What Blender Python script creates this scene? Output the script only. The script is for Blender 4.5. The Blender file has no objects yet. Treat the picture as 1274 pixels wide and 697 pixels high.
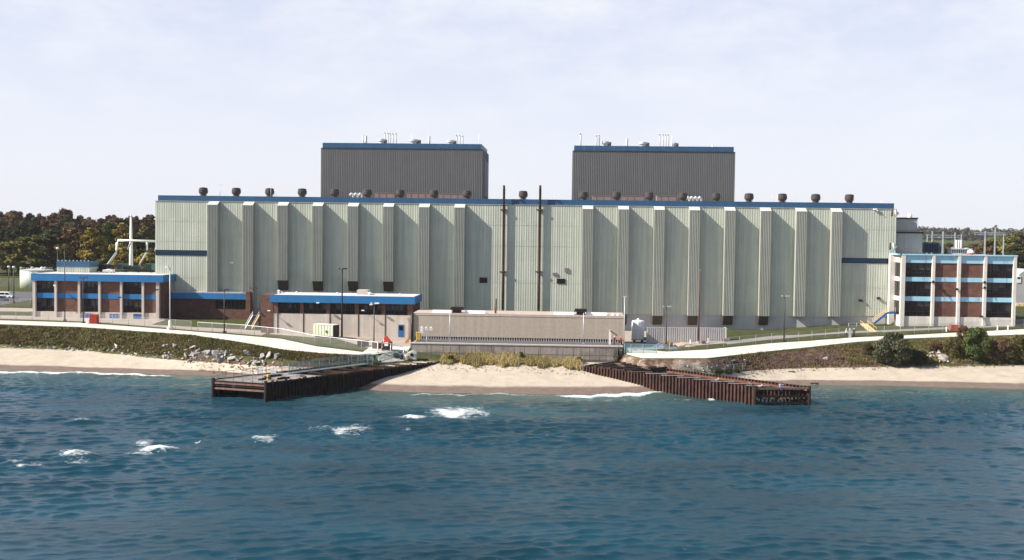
import bpy, math, random
import numpy as np
from mathutils import Vector, Matrix
rnd = random.Random(7)
nr = np.random.default_rng(11)
SC = bpy.context.scene
COL = SC.collection

# ------------------------------------------------------------------ camera (calibrated from the photograph)
F_PX, YAW, PITCH, ROLL, H = 1430.0, math.radians(2.8), math.radians(2.42), math.radians(0.71), 31.0
_F = np.array([-math.sin(YAW)*math.cos(PITCH), math.cos(YAW)*math.cos(PITCH), -math.sin(PITCH)])
_R0 = np.array([math.cos(YAW), math.sin(YAW), 0.0]); _U0 = np.cross(_R0, _F)
_R = _R0*math.cos(ROLL)+_U0*math.sin(ROLL); _U = _U0*math.cos(ROLL)-_R0*math.sin(ROLL)
def P(px, py, Y=None, Z=None):
    """measured position in the photograph + a known depth or height -> metres in the world"""
    d = _F*F_PX+_R*(px-637)+_U*(348.5-py)
    t = Y/d[1] if Y is not None else (Z-H)/d[2]
    return np.array([0, 0, H])+d*t
def PX(px, Y, py=350): return P(px, py, Y=Y)[0]
def PZ(py, Y, px=637): return P(px, py, Y=Y)[2]

cam = bpy.data.cameras.new('camera'); cam_o = bpy.data.objects.new('camera', cam); COL.objects.link(cam_o)
cam.sensor_width = 36; cam.lens = 36*F_PX/1274; cam.clip_start = 1; cam.clip_end = 20000
M3 = Matrix((_R, _U, -_F)).transposed()
cam_o.matrix_world = Matrix.Translation((0, 0, H)) @ M3.to_4x4()
SC.camera = cam_o

# ------------------------------------------------------------------ light
SUN_EL, SUN_AZ = math.radians(36.5), math.radians(253)          # azimuth clockwise from +Y
sdir = Vector((math.sin(SUN_AZ)*math.cos(SUN_EL), math.cos(SUN_AZ)*math.cos(SUN_EL), math.sin(SUN_EL)))
sl = bpy.data.lights.new('sun', 'SUN'); sl.energy = 5.0; sl.angle = math.radians(.5); sl.color = (1, .92, .80)
so = bpy.data.objects.new('sun', sl); COL.objects.link(so); so.location = (-200, -100, 200)
so.rotation_euler = sdir.to_track_quat('Z', 'Y').to_euler()
W = bpy.data.worlds.new('World'); SC.world = W; W.use_nodes = True
nt = W.node_tree; nt.nodes.clear()
def N(t, ty, **kw):
    n = t.nodes.new(ty)
    for k, v in kw.items():
        if k in n.inputs: n.inputs[k].default_value = v
        else: setattr(n, k, v)
    return n
out = N(nt, 'ShaderNodeOutputWorld'); bg = N(nt, 'ShaderNodeBackground', Strength=.080)
sky = N(nt, 'ShaderNodeTexSky', sky_type='NISHITA', sun_disc=False, sun_elevation=SUN_EL, sun_rotation=SUN_AZ,
        altitude=100, air_density=1.0, dust_density=1.0, ozone_density=1.3)
tc = N(nt, 'ShaderNodeTexCoord')
mp = N(nt, 'ShaderNodeMapping'); mp.inputs['Scale'].default_value = (1, 1, 2.6)
nt.links.new(tc.outputs['Generated'], mp.inputs['Vector'])
n1 = N(nt, 'ShaderNodeTexNoise', Scale=8.5, Detail=8.0, Roughness=.64); nt.links.new(mp.outputs[0], n1.inputs['Vector'])
cr = N(nt, 'ShaderNodeValToRGB'); cr.color_ramp.elements[0].position = .40; cr.color_ramp.elements[1].position = .72
nt.links.new(n1.outputs['Fac'], cr.inputs['Fac'])
mx = N(nt, 'ShaderNodeMix', data_type='RGBA')
# thin high cloud: whiter and denser low down, bluer gaps overhead
cc = N(nt, 'ShaderNodeMix', data_type='RGBA'); cc.inputs['A'].default_value = (5.25, 5.55, 6.75, 1); cc.inputs['B'].default_value = (6.95, 6.95, 7.2, 1)
sz = N(nt, 'ShaderNodeSeparateXYZ'); nt.links.new(tc.outputs['Generated'], sz.inputs[0])
lo = N(nt, 'ShaderNodeMapRange'); lo.inputs[1].default_value = .06; lo.inputs[2].default_value = .19; nt.links.new(sz.outputs[2], lo.inputs[0])
cf = N(nt, 'ShaderNodeMix', data_type='FLOAT'); cf.inputs['A'].default_value = .55; nt.links.new(lo.outputs[0], cf.inputs['Factor']); nt.links.new(cr.outputs[0], cf.inputs['B'])
nt.links.new(cf.outputs['Result'], cc.inputs['Factor']); nt.links.new(cc.outputs['Result'], mx.inputs['B'])
el = N(nt, 'ShaderNodeMapRange'); el.inputs[1].default_value = .20; el.inputs[2].default_value = .42; el.inputs[3].default_value = .86; el.inputs[4].default_value = .06
nt.links.new(sz.outputs[2], el.inputs[0]); nt.links.new(el.outputs[0], mx.inputs['Factor'])
nt.links.new(sky.outputs[0], mx.inputs['A']); nt.links.new(mx.outputs['Result'], bg.inputs['Color'])
nt.links.new(bg.outputs[0], out.inputs['Surface'])
SC.view_settings.view_transform = 'Standard'; SC.view_settings.look = 'None'
SC.view_settings.exposure = 0.86; SC.view_settings.gamma = 1
SC.render.engine = 'CYCLES'
try:
    SC.cycles.use_denoising = True; SC.cycles.max_bounces = 5; SC.cycles.diffuse_bounces = 2; SC.cycles.glossy_bounces = 3; SC.cycles.transparent_max_bounces = 12
except Exception: pass

# ------------------------------------------------------------------ materials
MATS = {}
def mat(name, col, rough=.8, var=.12, vscale=.5, metal=0.0, spec=.3, streak=0.0, bump=0.0, bscale=3.0, col2=None, c2thr=None, c2scale=.3, c2squash=(1, 1, 1)):
    """base colour with soft mottling, optional vertical weather streaks, optional second-colour patches, optional bump"""
    if name in MATS: return MATS[name]
    m = bpy.data.materials.new(name); m.use_nodes = True; t = m.node_tree; b = t.nodes['Principled BSDF']
    b.inputs['Roughness'].default_value = rough; b.inputs['Metallic'].default_value = metal
    b.inputs['Specular IOR Level'].default_value = spec
    co = N(t, 'ShaderNodeTexCoord'); geo = co.outputs['Object']
    n = N(t, 'ShaderNodeTexNoise', Scale=vscale, Detail=6.0, Roughness=.65); t.links.new(geo, n.inputs['Vector'])
    mr = N(t, 'ShaderNodeMapRange'); mr.inputs[1].default_value = .3; mr.inputs[2].default_value = .7
    mr.inputs[3].default_value = 1-var; mr.inputs[4].default_value = 1+var; t.links.new(n.outputs['Fac'], mr.inputs[0])
    fac = mr.outputs[0]
    if streak:
        mp = N(t, 'ShaderNodeMapping'); mp.inputs['Scale'].default_value = (1.3, 1.3, .035); t.links.new(geo, mp.inputs['Vector'])
        s = N(t, 'ShaderNodeTexNoise', Scale=1.0, Detail=4.0); t.links.new(mp.outputs[0], s.inputs['Vector'])
        sr = N(t, 'ShaderNodeMapRange'); sr.inputs[1].default_value = .35; sr.inputs[2].default_value = .65
        sr.inputs[3].default_value = 1-streak; sr.inputs[4].default_value = 1+streak*.5; t.links.new(s.outputs['Fac'], sr.inputs[0])
        mm = N(t, 'ShaderNodeMath', operation='MULTIPLY'); t.links.new(fac, mm.inputs[0]); t.links.new(sr.outputs[0], mm.inputs[1]); fac = mm.outputs[0]
    base = None
    if col2:
        mp2 = N(t, 'ShaderNodeMapping'); mp2.inputs['Scale'].default_value = c2squash; t.links.new(geo, mp2.inputs['Vector'])
        k = N(t, 'ShaderNodeTexNoise', Scale=c2scale, Detail=5.0, Roughness=.6); t.links.new(mp2.outputs[0], k.inputs['Vector'])
        kr = N(t, 'ShaderNodeMapRange'); kr.inputs[1].default_value = c2thr-.04; kr.inputs[2].default_value = c2thr+.04; t.links.new(k.outputs['Fac'], kr.inputs[0])
        kx = N(t, 'ShaderNodeMix', data_type='RGBA'); kx.inputs['A'].default_value = (*col, 1); kx.inputs['B'].default_value = (*col2, 1)
        t.links.new(kr.outputs[0], kx.inputs['Factor']); base = kx.outputs['Result']
    vm = N(t, 'ShaderNodeVectorMath', operation='SCALE')
    if base is not None: t.links.new(base, vm.inputs[0])
    else: vm.inputs[0].default_value = col
    t.links.new(fac, vm.inputs['Scale']); t.links.new(vm.outputs[0], b.inputs['Base Color'])
    if bump:
        bn = N(t, 'ShaderNodeTexNoise', Scale=bscale, Detail=5.0, Roughness=.7); t.links.new(geo, bn.inputs['Vector'])
        bp = N(t, 'ShaderNodeBump', Strength=.9, Distance=bump); t.links.new(bn.outputs['Fac'], bp.inputs['Height']); t.links.new(bp.outputs[0], b.inputs['Normal'])
    MATS[name] = m; return m
def brick_mat(name, c1, c2, mortar):
    m = bpy.data.materials.new(name); m.use_nodes = True; t = m.node_tree; b = t.nodes['Principled BSDF']; b.inputs['Roughness'].default_value = .9
    b.inputs['Specular IOR Level'].default_value = .2
    co = N(t, 'ShaderNodeTexCoord'); sp = N(t, 'ShaderNodeSeparateXYZ'); t.links.new(co.outputs['Object'], sp.inputs[0])
    ad = N(t, 'ShaderNodeMath', operation='ADD'); t.links.new(sp.outputs[0], ad.inputs[0]); t.links.new(sp.outputs[1], ad.inputs[1])
    cb = N(t, 'ShaderNodeCombineXYZ'); t.links.new(ad.outputs[0], cb.inputs[0]); t.links.new(sp.outputs[2], cb.inputs[1])
    br = N(t, 'ShaderNodeTexBrick', Scale=1.0); br.inputs['Brick Width'].default_value = .6; br.inputs['Row Height'].default_value = .24
    br.inputs['Mortar Size'].default_value = .03; br.inputs['Color1'].default_value = (*c1, 1); br.inputs['Color2'].default_value = (*c2, 1); br.inputs['Mortar'].default_value = (*mortar, 1)
    t.links.new(cb.outputs[0], br.inputs['Vector'])
    n = N(t, 'ShaderNodeTexNoise', Scale=.8, Detail=6.0); t.links.new(co.outputs['Object'], n.inputs['Vector'])
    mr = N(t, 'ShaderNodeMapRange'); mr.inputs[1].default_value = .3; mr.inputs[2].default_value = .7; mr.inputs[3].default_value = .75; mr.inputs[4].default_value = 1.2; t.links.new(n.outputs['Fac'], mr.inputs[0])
    vm = N(t, 'ShaderNodeVectorMath', operation='SCALE'); t.links.new(br.outputs['Color'], vm.inputs[0]); t.links.new(mr.outputs[0], vm.inputs['Scale']); t.links.new(vm.outputs[0], b.inputs['Base Color'])
    MATS[name] = m; return m
def mesh_mat(name, col, alpha):
    """woven wire seen from afar: mostly open"""
    m = bpy.data.materials.new(name); m.use_nodes = True; t = m.node_tree; b = t.nodes['Principled BSDF']
    b.inputs['Base Color'].default_value = (*col, 1); b.inputs['Roughness'].default_value = .6; b.inputs['Alpha'].default_value = alpha
    MATS[name] = m; return m
cream = mat('cream_siding', (.448, .478, .408), .55, .05, .25, spec=.4, streak=.15)
creamcap = mat('cream_cap', (.56, .57, .51), .5, .05)
greysid = mat('grey_siding', (.320, .335, .298), .55, .06, .3, spec=.35, streak=.08)
towersid = mat('dark_grey_siding', (.108, .111, .114), .5, .06, .3, spec=.35, streak=.08)
annexsid = mat('annex_siding', (.30, .32, .31), .6, .06, .3, streak=.06)
bluedark = mat('dark_blue_panel', (.026, .085, .175), .45, .08, .2, spec=.4, streak=.06)
bluebright = mat('bright_blue_panel', (.022, .15, .36), .5, .08, .4, spec=.3, streak=.05)
bluefade = mat('faded_blue_panel', (.31, .55, .70), .5, .08, .6, col2=(.28, .36, .47), c2thr=.60, c2scale=.9, c2squash=(1, 1, .15))
bluedoor = mat('blue_door', (.02, .12, .33), .5, .1)
brick = brick_mat('brown_brick', (.155, .075, .055), (.12, .055, .042), (.14, .085, .07))
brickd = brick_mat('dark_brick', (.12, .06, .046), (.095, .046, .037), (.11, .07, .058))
conc = mat('pale_concrete', (.52, .46, .41), .85, .10, .6, streak=.10, bump=.02)
concg = mat('grey_concrete', (.40, .40, .41), .85, .10, .3, streak=.08)
wallconc = mat('stained_concrete', (.315, .265, .23), .9, .14, .4, streak=.18, col2=(.20, .165, .145), c2thr=.54, c2scale=.18)
block = mat('tan_block', (.40, .345, .285), .9, .10, 1.4, streak=.08, bump=.02)
glass = mat('dark_glass', (.010, .008, .009), .10, .3, .7, spec=.22)
blindm = mat('window_blind', (.045, .042, .046), .7, .25, 1.3, streak=.3)
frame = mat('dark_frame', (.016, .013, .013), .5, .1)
white = mat('white_paint', (.78, .78, .76), .5, .04)
lightgrey = mat('galvanised', (.50, .52, .54), .45, .08, metal=.2)
brownpipe = mat('rusty_brown_pipe', (.07, .033, .026), .6, .2, .4, streak=.2)
hoodbrown = mat('brown_hood', (.06, .046, .036), .8, .1)
ventbrown = mat('dark_brown_vent', (.06, .048, .046), .5, .15)
black = mat('black_metal', (.012, .011, .011), .6, .2)
darkpole = mat('dark_pole', (.045, .038, .038), .5, .1)
rustA = mat('rust_steel', (.074, .035, .027), .85, .3, .9, streak=.3, bump=.02, col2=(.045, .022, .018), c2thr=.50, c2scale=.7)
rustB = mat('dark_rust_steel', (.014, .0085, .007), .85, .35, .9, streak=.3, bump=.02, col2=(.035, .018, .013), c2thr=.6, c2scale=.8)
rustC = mat('light_rust_steel', (.19, .115, .095), .85, .2, .9, streak=.2)
deckm = mat('weathered_deck', (.27, .25, .245), .9, .2, .5, streak=.2, col2=(.16, .14, .13), c2thr=.55, c2scale=.35)
fillm = mat('fill_and_shade_rust', (.10, .058, .045), .95, .35, .6, bump=.08)
pinkroof = mat('faded_red_duct', (.20, .15, .145), .8, .1)
roofwhite = mat('white_roof', (.56, .55, .54), .8, .06)
roofgrey = mat('gravel_roof', (.30, .28, .27), .9, .1)
yellow = mat('yellow_paint', (.62, .44, .10), .6, .1)
paleyellow = mat('pale_yellow_paint', (.72, .58, .34), .6, .08)
bluepaint = mat('blue_paint', (.02, .10, .33), .5, .1)
red = mat('red_paint', (.42, .05, .035), .55, .12)
green = mat('pale_green_paint', (.50, .55, .42), .55, .08, streak=.08)
tankgreen = mat('tank_paint', (.50, .55, .47), .55, .06, streak=.08)
teal = mat('teal_paint', (.03, .10, .095), .5, .1)
wire = mesh_mat('chain_link', (.35, .36, .36), .16)
wiregreen = mesh_mat('green_chain_link', (.10, .17, .15), .34)
tealnet = mesh_mat('teal_netting', (.13, .30, .33), .5)
concw = mat('white_concrete', (.60, .57, .53), .85, .08, .6, streak=.10, bump=.02)
gantry = mat('pale_blue_steel', (.42, .52, .58), .5, .05)
rockm = mat('pale_rock', (.40, .36, .325), .9, .25, 1.1, bump=.08, bscale=2)
rockg = mat('grey_rock', (.27, .26, .26), .9, .25, 1.1, bump=.08, bscale=2)
corr = mat('weathered_sheet', (.44, .42, .41), .6, .08, .4, streak=.12)
asph = mat('asphalt', (.10, .10, .11), .9, .12, .4)
concpath = mat('bleached_concrete', (.61, .58, .52), .9, .12, .18, bump=.02, col2=(.58, .54, .47), c2thr=.57, c2scale=.35)
def panelled(m, wd, ht, amt, mortar, axes=(0, 1), msize=.02):
    """multiply a material by slightly different tints per sheet or slab, with thin dark joints"""
    t = m.node_tree; b = t.nodes['Principled BSDF']; src = b.inputs['Base Color'].links[0].from_socket
    co = N(t, 'ShaderNodeTexCoord'); sp = N(t, 'ShaderNodeSeparateXYZ'); t.links.new(co.outputs['Object'], sp.inputs[0]); cb = N(t, 'ShaderNodeCombineXYZ')
    t.links.new(sp.outputs[axes[0]], cb.inputs[0]); t.links.new(sp.outputs[axes[1]], cb.inputs[1])
    br = N(t, 'ShaderNodeTexBrick', Scale=1.0); br.offset = .5 if axes == (0, 1) else .37; br.inputs['Brick Width'].default_value = wd; br.inputs['Row Height'].default_value = ht; br.inputs['Mortar Size'].default_value = msize
    br.inputs['Color1'].default_value = (1-amt,)*3+(1,); br.inputs['Color2'].default_value = (1+amt,)*3+(1,); br.inputs['Mortar'].default_value = (mortar,)*3+(1,)
    t.links.new(cb.outputs[0], br.inputs['Vector']); mu = N(t, 'ShaderNodeVectorMath', operation='MULTIPLY'); t.links.new(src, mu.inputs[0]); t.links.new(br.outputs['Color'], mu.inputs[1]); t.links.new(mu.outputs[0], b.inputs['Base Color'])
panelled(concpath, 4.6, 60, .04, .62, (0, 1), .05)
panelled(cream, 3.1, 5.1, .035, .86, (0, 2), .03)

concyard = mat('dusty_yard_concrete', (.36, .31, .27), .9, .10, .25)
panelled(concyard, 6.0, 5.0, .05, .7, (0, 1), .05)
roadm = mat('grey_road', (.27, .255, .24), .9, .08, .3)

# ------------------------------------------------------------------ mesh builder and object helpers
class MB:
    def __init__(s): s.v = []; s.f = []; s.m = []; s.s = []
    def face(s, pts, m=0, sm=False):
        i = len(s.v); s.v += [tuple(p) for p in pts]; s.f.append(tuple(range(i, i+len(pts)))); s.m.append(m); s.s.append(sm)
    def box(s, x0, x1, y0, y1, z0, z1, m=0):
        x0, x1 = min(x0, x1), max(x0, x1); y0, y1 = min(y0, y1), max(y0, y1); z0, z1 = min(z0, z1), max(z0, z1)
        i = len(s.v); s.v += [(x, y, z) for z in (z0, z1) for y in (y0, y1) for x in (x0, x1)]
        for q in ((0, 2, 3, 1), (4, 5, 7, 6), (0, 1, 5, 4), (2, 6, 7, 3), (0, 4, 6, 2), (1, 3, 7, 5)):
            s.f.append(tuple(i+k for k in q)); s.m.append(m); s.s.append(False)
        return s
    def bar(s, a, b, w, h, m=0, up=(0, 0, 1)):
        a, b = Vector(a), Vector(b); d = (b-a).normalized(); u = Vector(up)
        if abs(d.dot(u)) > .99: u = Vector((0, 1, 0))
        r = d.cross(u).normalized(); u = r.cross(d)
        i = len(s.v)
        for p in (a, b):
            for (sx, sz) in ((-1, -1), (1, -1), (1, 1), (-1, 1)): s.v.append(tuple(p+r*sx*w/2+u*sz*h/2))
        for q in ((0, 3, 2, 1), (4, 5, 6, 7), (0, 1, 5, 4), (1, 2, 6, 5), (2, 3, 7, 6), (3, 0, 4, 7)):
            s.f.append(tuple(i+k for k in q)); s.m.append(m); s.s.append(False)
        return s
    def rings(s, rings, m=0, n=12, caps=True, sm=True):
        """rings: (centre, radius, axis)"""
        i0 = len(s.v)
        for c, r, ax in rings:
            ax = Vector(ax).normalized(); u = Vector((0, 0, 1)) if abs(ax.z) < .9 else Vector((1, 0, 0))
            a = ax.cross(u).normalized(); b = ax.cross(a)
            for k in range(n):
                t = 2*math.pi*k/n; s.v.append(tuple(Vector(c)+a*r*math.cos(t)+b*r*math.sin(t)))
        for j in range(len(rings)-1):
            for k in range(n):
                k2 = (k+1) % n
                s.f.append((i0+j*n+k, i0+j*n+k2, i0+(j+1)*n+k2, i0+(j+1)*n+k)); s.m.append(m); s.s.append(sm)
        if caps:
            s.f.append(tuple(i0+k for k in range(n))[::-1]); s.m.append(m); s.s.append(False)
            e = i0+(len(rings)-1)*n; s.f.append(tuple(e+k for k in range(n))); s.m.append(m); s.s.append(False)
        return s
    def tube(s, a, b, r0, r1=None, m=0, n=10):
        d = Vector(b)-Vector(a); return s.rings([(a, r0, d), (b, r0 if r1 is None else r1, d)], m, n)
    def pipe(s, pts, r, m=0, n=8):
        R = []
        for k, p in enumerate(pts):
            a = Vector(pts[max(k-1, 0)]); b = Vector(pts[min(k+1, len(pts)-1)]); R.append((p, r, b-a))
        return s.rings(R, m, n)
    def lathe(s, c, prof, m=0, n=14, sm=False):
        """prof: (radius, z) from bottom to top"""
        return s.rings([((c[0], c[1], c[2]+z), r, (0, 0, 1)) for r, z in prof], m, n, sm=sm)
    def prism(s, poly, axis, a, b, m=0):
        """poly of 2-d points extruded along axis 'x','y','z' from a to b"""
        def pt(p, t): return {'x': (t, p[0], p[1]), 'y': (p[0], t, p[1]), 'z': (p[0], p[1], t)}[axis]
        n = len(poly); i = len(s.v); s.v += [pt(p, a) for p in poly]+[pt(p, b) for p in poly]
        s.f.append(tuple(i+k for k in range(n))); s.f.append(tuple(i+n+k for k in range(n))[::-1]); s.m += [m, m]; s.s += [False, False]
        for k in range(n):
            k2 = (k+1) % n; s.f.append((i+k, i+n+k, i+n+k2, i+k2)); s.m.append(m); s.s.append(False)
        return s
    def ribs(s, o, u, L, z0, z1, nrm, pitch=.6, depth=.09, m=0, zt=None):
        """vertical trapezoid ribs on a wall running from o along u for L"""
        o, u, nrm = Vector((o[0], o[1], 0)), Vector(u), Vector(nrm)
        k = max(1, round(L/pitch)); p = L/k; prof = []
        for j in range(k):
            b = j*p; prof += [(b, 0), (b+p*.55, 0), (b+p*.65, depth), (b+p*.9, depth)]
        prof.append((L, 0)); i = len(s.v)
        for (t, d) in prof:
            q = o+u*t+nrm*d; s.v += [(q.x, q.y, z0), (q.x, q.y, z1)]
        for j in range(len(prof)-1):
            s.f.append((i+2*j, i+2*j+2, i+2*j+3, i+2*j+1)); s.m.append(m); s.s.append(False)
        return s
    def build(s, name, mats, parent=None, loc=None, recalc=True):
        if not isinstance(mats, (list, tuple)): mats = [mats]
        if parent is not None:
            r = parent
            while r.parent: r = r.parent
            loc = r.location
        loc = Vector(loc) if loc is not None else Vector((0, 0, 0))
        me = bpy.data.meshes.new(name); me.from_pydata([(x-loc.x, y-loc.y, z-loc.z) for x, y, z in s.v], [], s.f)
        for mm in mats: me.materials.append(mm)
        me.polygons.foreach_set('material_index', s.m); me.polygons.foreach_set('use_smooth', s.s)
        if recalc:
            import bmesh
            bm = bmesh.new(); bm.from_mesh(me); bmesh.ops.recalc_face_normals(bm, faces=bm.faces); bm.to_mesh(me); bm.free()
        me.update()
        o = bpy.data.objects.new(name, me); COL.objects.link(o)
        if parent is not None: o.parent = parent
        else: o.location = loc
        return o
def tag(o, label=None, cat=None, group=None, kind=None):
    if label: o['label'] = label
    if cat: o['category'] = cat
    if group: o['group'] = group
    if kind: o['kind'] = kind
    return o
def thing(name, label, cat, loc, group=None):
    o = bpy.data.objects.new(name, None); COL.objects.link(o); o.location = loc; o.empty_display_size = .5
    return tag(o, label, cat, group)
def dup(root, loc, rz=0, label=None, group=None, s=None):
    r = root.copy(); COL.objects.link(r); r.location = loc; r.rotation_euler = (0, 0, rz)
    if s: r.scale = s if isinstance(s, tuple) else (s, s, s)
    if label: r['label'] = label
    if group: r['group'] = group
    for ch in list(root.children):
        c = ch.copy(); COL.objects.link(c); c.parent = r
        for g in ch.children:
            d = g.copy(); COL.objects.link(d); d.parent = c
    return r
# ------------------------------------------------------------------ terrain
def row(pts):
    q = np.array([P(a, b, Z=z) for a, b, z in pts]); o = np.argsort(q[:, 0]); return q[o]
RW = row([(-150, 456, 0), (0, 461, 0), (100, 463.5, 0), (200, 465.5, 0), (265, 467, 0), (330, 473, 0), (400, 480, 0), (470, 486, 0), (520, 488.5, 0), (600, 490, 0), (700, 490.5, 0), (760, 490.5, 0), (820, 488, 0), (880, 484, 0), (930, 480, 0), (1005, 479, 0), (1100, 480, 0), (1274, 484, 0), (1450, 489, 0)])
RF = row([(-150, 430, 2.4), (0, 432, 2.4), (100, 435, 2.4), (200, 446, 2.3), (300, 453, 2.3), (400, 457, 2.4), (470, 455, 3.0), (520, 449, 3.3), (640, 449, 3.5), (760, 449, 3.3), (800, 460, 3), (880, 465, 2.4), (960, 459, 2.4), (1000, 457, 2.4), (1100, 456, 2.4), (1274, 454, 2.4), (1450, 452, 2.4)])
RT = row([(-150, 399, 7.2), (0, 403.5, 7.0), (100, 407, 6.9), (200, 414, 6.6), (240, 417, 6.4), (295, 425, 6.0), (376, 439, 5.3), (451, 444, 4.9), (520, 433, 5.2), (640, 434, 5.2), (760, 436, 5.2), (800, 446, 5.0), (880, 446, 5.2), (960, 437, 5.5), (1000, 433, 5.8), (1060, 426.3, 6.6), (1120, 421.7, 7.1), (1274, 416.5, 8.0), (1450, 408, 8.5)])
RU = row([(-150, 396, 7.2), (0, 399, 7.05), (100, 402, 7.0), (200, 409.5, 6.75), (240, 413, 6.6), (280, 416, 6.4), (350, 422, 6.0), (394, 431.5, 5.5), (451, 438.5, 5.1), (520, 431, 5.4), (640, 431, 5.4), (760, 433, 5.4), (830, 438, 5.3), (880, 435.5, 5.6), (960, 427.5, 6.0), (1000, 425, 6.2), (1060, 420.5, 6.8), (1120, 418, 7.3), (1274, 410, 8.3), (1450, 400, 8.6)])
MX = [PX(p, 276) for p in (-150, 43, 330, 440, 510, 780, 804, 903, 1000, 1100, 1274, 1450)]; MZ = [7.3, 7.2, 6.9, 6.3, 5.6, 5.5, 5.5, 6.8, 7.0, 7.8, 8.7, 8.8]
BX = [PX(p, 300) for p in (-150, 43, 200, 320, 440, 510, 780, 860, 900, 957, 1030, 1075, 1120, 1190, 1450)]; BZ = [7.6, 7.5, 7.2, 7.0, 6.4, 5.7, 5.5, 5.7, 6.3, 6.3, 7.8, 8.1, 8.6, 9.0, 9.2]
def prof(X):
    """(Y, z) knots of the ground under one X"""
    g = lambda R, k: float(np.interp(X, R[:, 0], R[:, k]))
    w, f, t, u = g(RW, 1), g(RF, 1), g(RT, 1), g(RU, 1)
    f = max(f, w+3); t = max(t, f+1.2); u = max(u, t+.6); m = max(276, u+2)
    mz = float(np.interp(X, MX, MZ)); bz = float(np.interp(X, BX, BZ))
    k = min(max((X+60)/120, 0), 1)                          # 0 = wooded dune side, 1 = farmland side
    L = lambda a, b: a*(1-k)+b*k
    Y = [-200, w-60, w-14, w, w+2.2, f, t, u, m, max(300, m+6), 400, 460, 560, 700, 1500, 2600, 6000]
    Z = [-7, -4.5, -1.3, 0, .45, g(RF, 2), g(RT, 2), g(RU, 2), mz, bz, L(9.5, 10), L(11, 10.5), L(20, 12), L(25, 15), L(26, 24), L(26, 28), 24]
    return Y, Z
def ter(X, Y):
    a, b = prof(X); return float(np.interp(Y, a, b))
def bump2(x, y, s, seed=0):
    r = np.random.default_rng(seed); v = 0
    for k in range(6):
        a = r.uniform(0, 6.28); f = (1.0+.55*k)/s; v = v+np.sin(x*f*math.cos(a)+y*f*math.sin(a)+r.uniform(0, 6.28))/(1+.5*k)
    return v/3.0
def make_ground():
    xs = np.concatenate([np.array([-4000, -2200, -1300, -800, -500, -350, -260, -210]), np.arange(-180, 150.1, .8), np.array([170, 210, 260, 350, 500, 700, 1000, 1400, 2200, 4000])])
    seg = [4, 8, 8, 4, 10, 16, 8, 5, 5, 6, 6, 6, 4, 6, 4, 3]
    V = []; A = []
    for X in xs:
        Y, Z = prof(X)
        for k in range(len(seg)):
            for j in range(seg[k]+(1 if k == len(seg)-1 else 0)):
                t = j/seg[k]; y = Y[k]*(1-t)+Y[k+1]*t; z = Z[k]*(1-t)+Z[k+1]*t
                if k in (4, 5): z += .16*bump2(X, y, 2.2, 3)*math.sin(math.pi*t)+(.25*bump2(X, y, 3.1, 4)*math.sin(math.pi*t) if k == 5 else 0)
                if k >= 11: z += 2.0*bump2(X, y, 90, 5)*min(1, (k+t-11))
                veg = 0.0; dirt = 0.0; wet = 0.0
                px = 637+1430*X/max(y, 1)
                if k <= 2: wet = 1.0
                if k == 3: wet = 1.0
                if k == 4: wet = max(0, .9-4.6*t); veg = max(0, (t-.8)*3.4)
                if k == 5:
                    veg = .62+.6*t
                    d = np.interp(X, [30, 36, 60, 67, 74], [.0, .9, 1, .75, 0]); dirt = d*(1-max(0, (t-.75)*4))
                    d2 = np.interp(X, [-170, -98, -82, -45, -35, 12, 34], [.1, .3, .65, .7, .5, .6, .5]); dirt = max(dirt, d2*(1-t)**1.5)
                if k >= 6: veg = 1.0
                if 11 < X < 34 and k == 5: veg *= .45; dirt = max(dirt, .55)
                if -27 < X < 12 and k in (4, 5): veg = 0 if (k == 4) else 1
                V.append((X, y, z)); A.append((veg, dirt, wet, 1))
    nx = len(xs); ny = sum(seg)+1
    F = [(i*ny+j, (i+1)*ny+j, (i+1)*ny+j+1, i*ny+j+1) for i in range(nx-1) for j in range(ny-1)]
    me = bpy.data.meshes.new('ground'); me.from_pydata(V, [], F)
    at = me.attributes.new('zone', 'FLOAT_COLOR', 'POINT'); at.data.foreach_set('color', np.array(A, dtype=np.float32).ravel())
    me.polygons.foreach_set('use_smooth', [True]*len(F))
    m = bpy.data.materials.new('shore_ground'); m.use_nodes = True; t = m.node_tree; b = t.nodes['Principled BSDF']
    b.inputs['Roughness'].default_value = .95; b.inputs['Specular IOR Level'].default_value = .1
    a = N(t, 'ShaderNodeAttribute', attribute_name='zone'); s = N(t, 'ShaderNodeSeparateColor'); t.links.new(a.outputs['Color'], s.inputs[0])
    co = N(t, 'ShaderNodeTexCoord').outputs['Object']
    def noise(sc, det=6, ro=.65):
        n = N(t, 'ShaderNodeTexNoise', Scale=sc, Detail=det, Roughness=ro); t.links.new(co, n.inputs['Vector']); return n.outputs['Fac']
    def ramp(f, c):
        r = N(t, 'ShaderNodeValToRGB'); e = r.color_ramp.elements
        e[0].position, e[0].color = c[0][0], (*c[0][1], 1); e[1].position, e[1].color = c[1][0], (*c[1][1], 1)
        for p, q in c[2:]:
            x = e.new(p); x.color = (*q, 1)
        t.links.new(f, r.inputs[0]); return r.outputs[0]
    def mix(f, x, y):
        k = N(t, 'ShaderNodeMix', data_type='RGBA'); t.links.new(f, k.inputs['Factor']); t.links.new(x, k.inputs['A']); t.links.new(y, k.inputs['B']); return k.outputs['Result']
    def thr(f, nz, amp, lo, hi):
        ma = N(t, 'ShaderNodeMath', operation='MULTIPLY_ADD'); ma.inputs[1].default_value = amp; t.links.new(nz, ma.inputs[0]); t.links.new(f, ma.inputs[2])
        r = N(t, 'ShaderNodeMapRange'); r.inputs[1].default_value = lo+amp/2; r.inputs[2].default_value = hi+amp/2; t.links.new(ma.outputs[0], r.inputs[0]); return r.outputs[0]
    sand = ramp(noise(.45, 8), [(.3, (.41, .35, .285)), (.7, (.53, .46, .375))])
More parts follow.
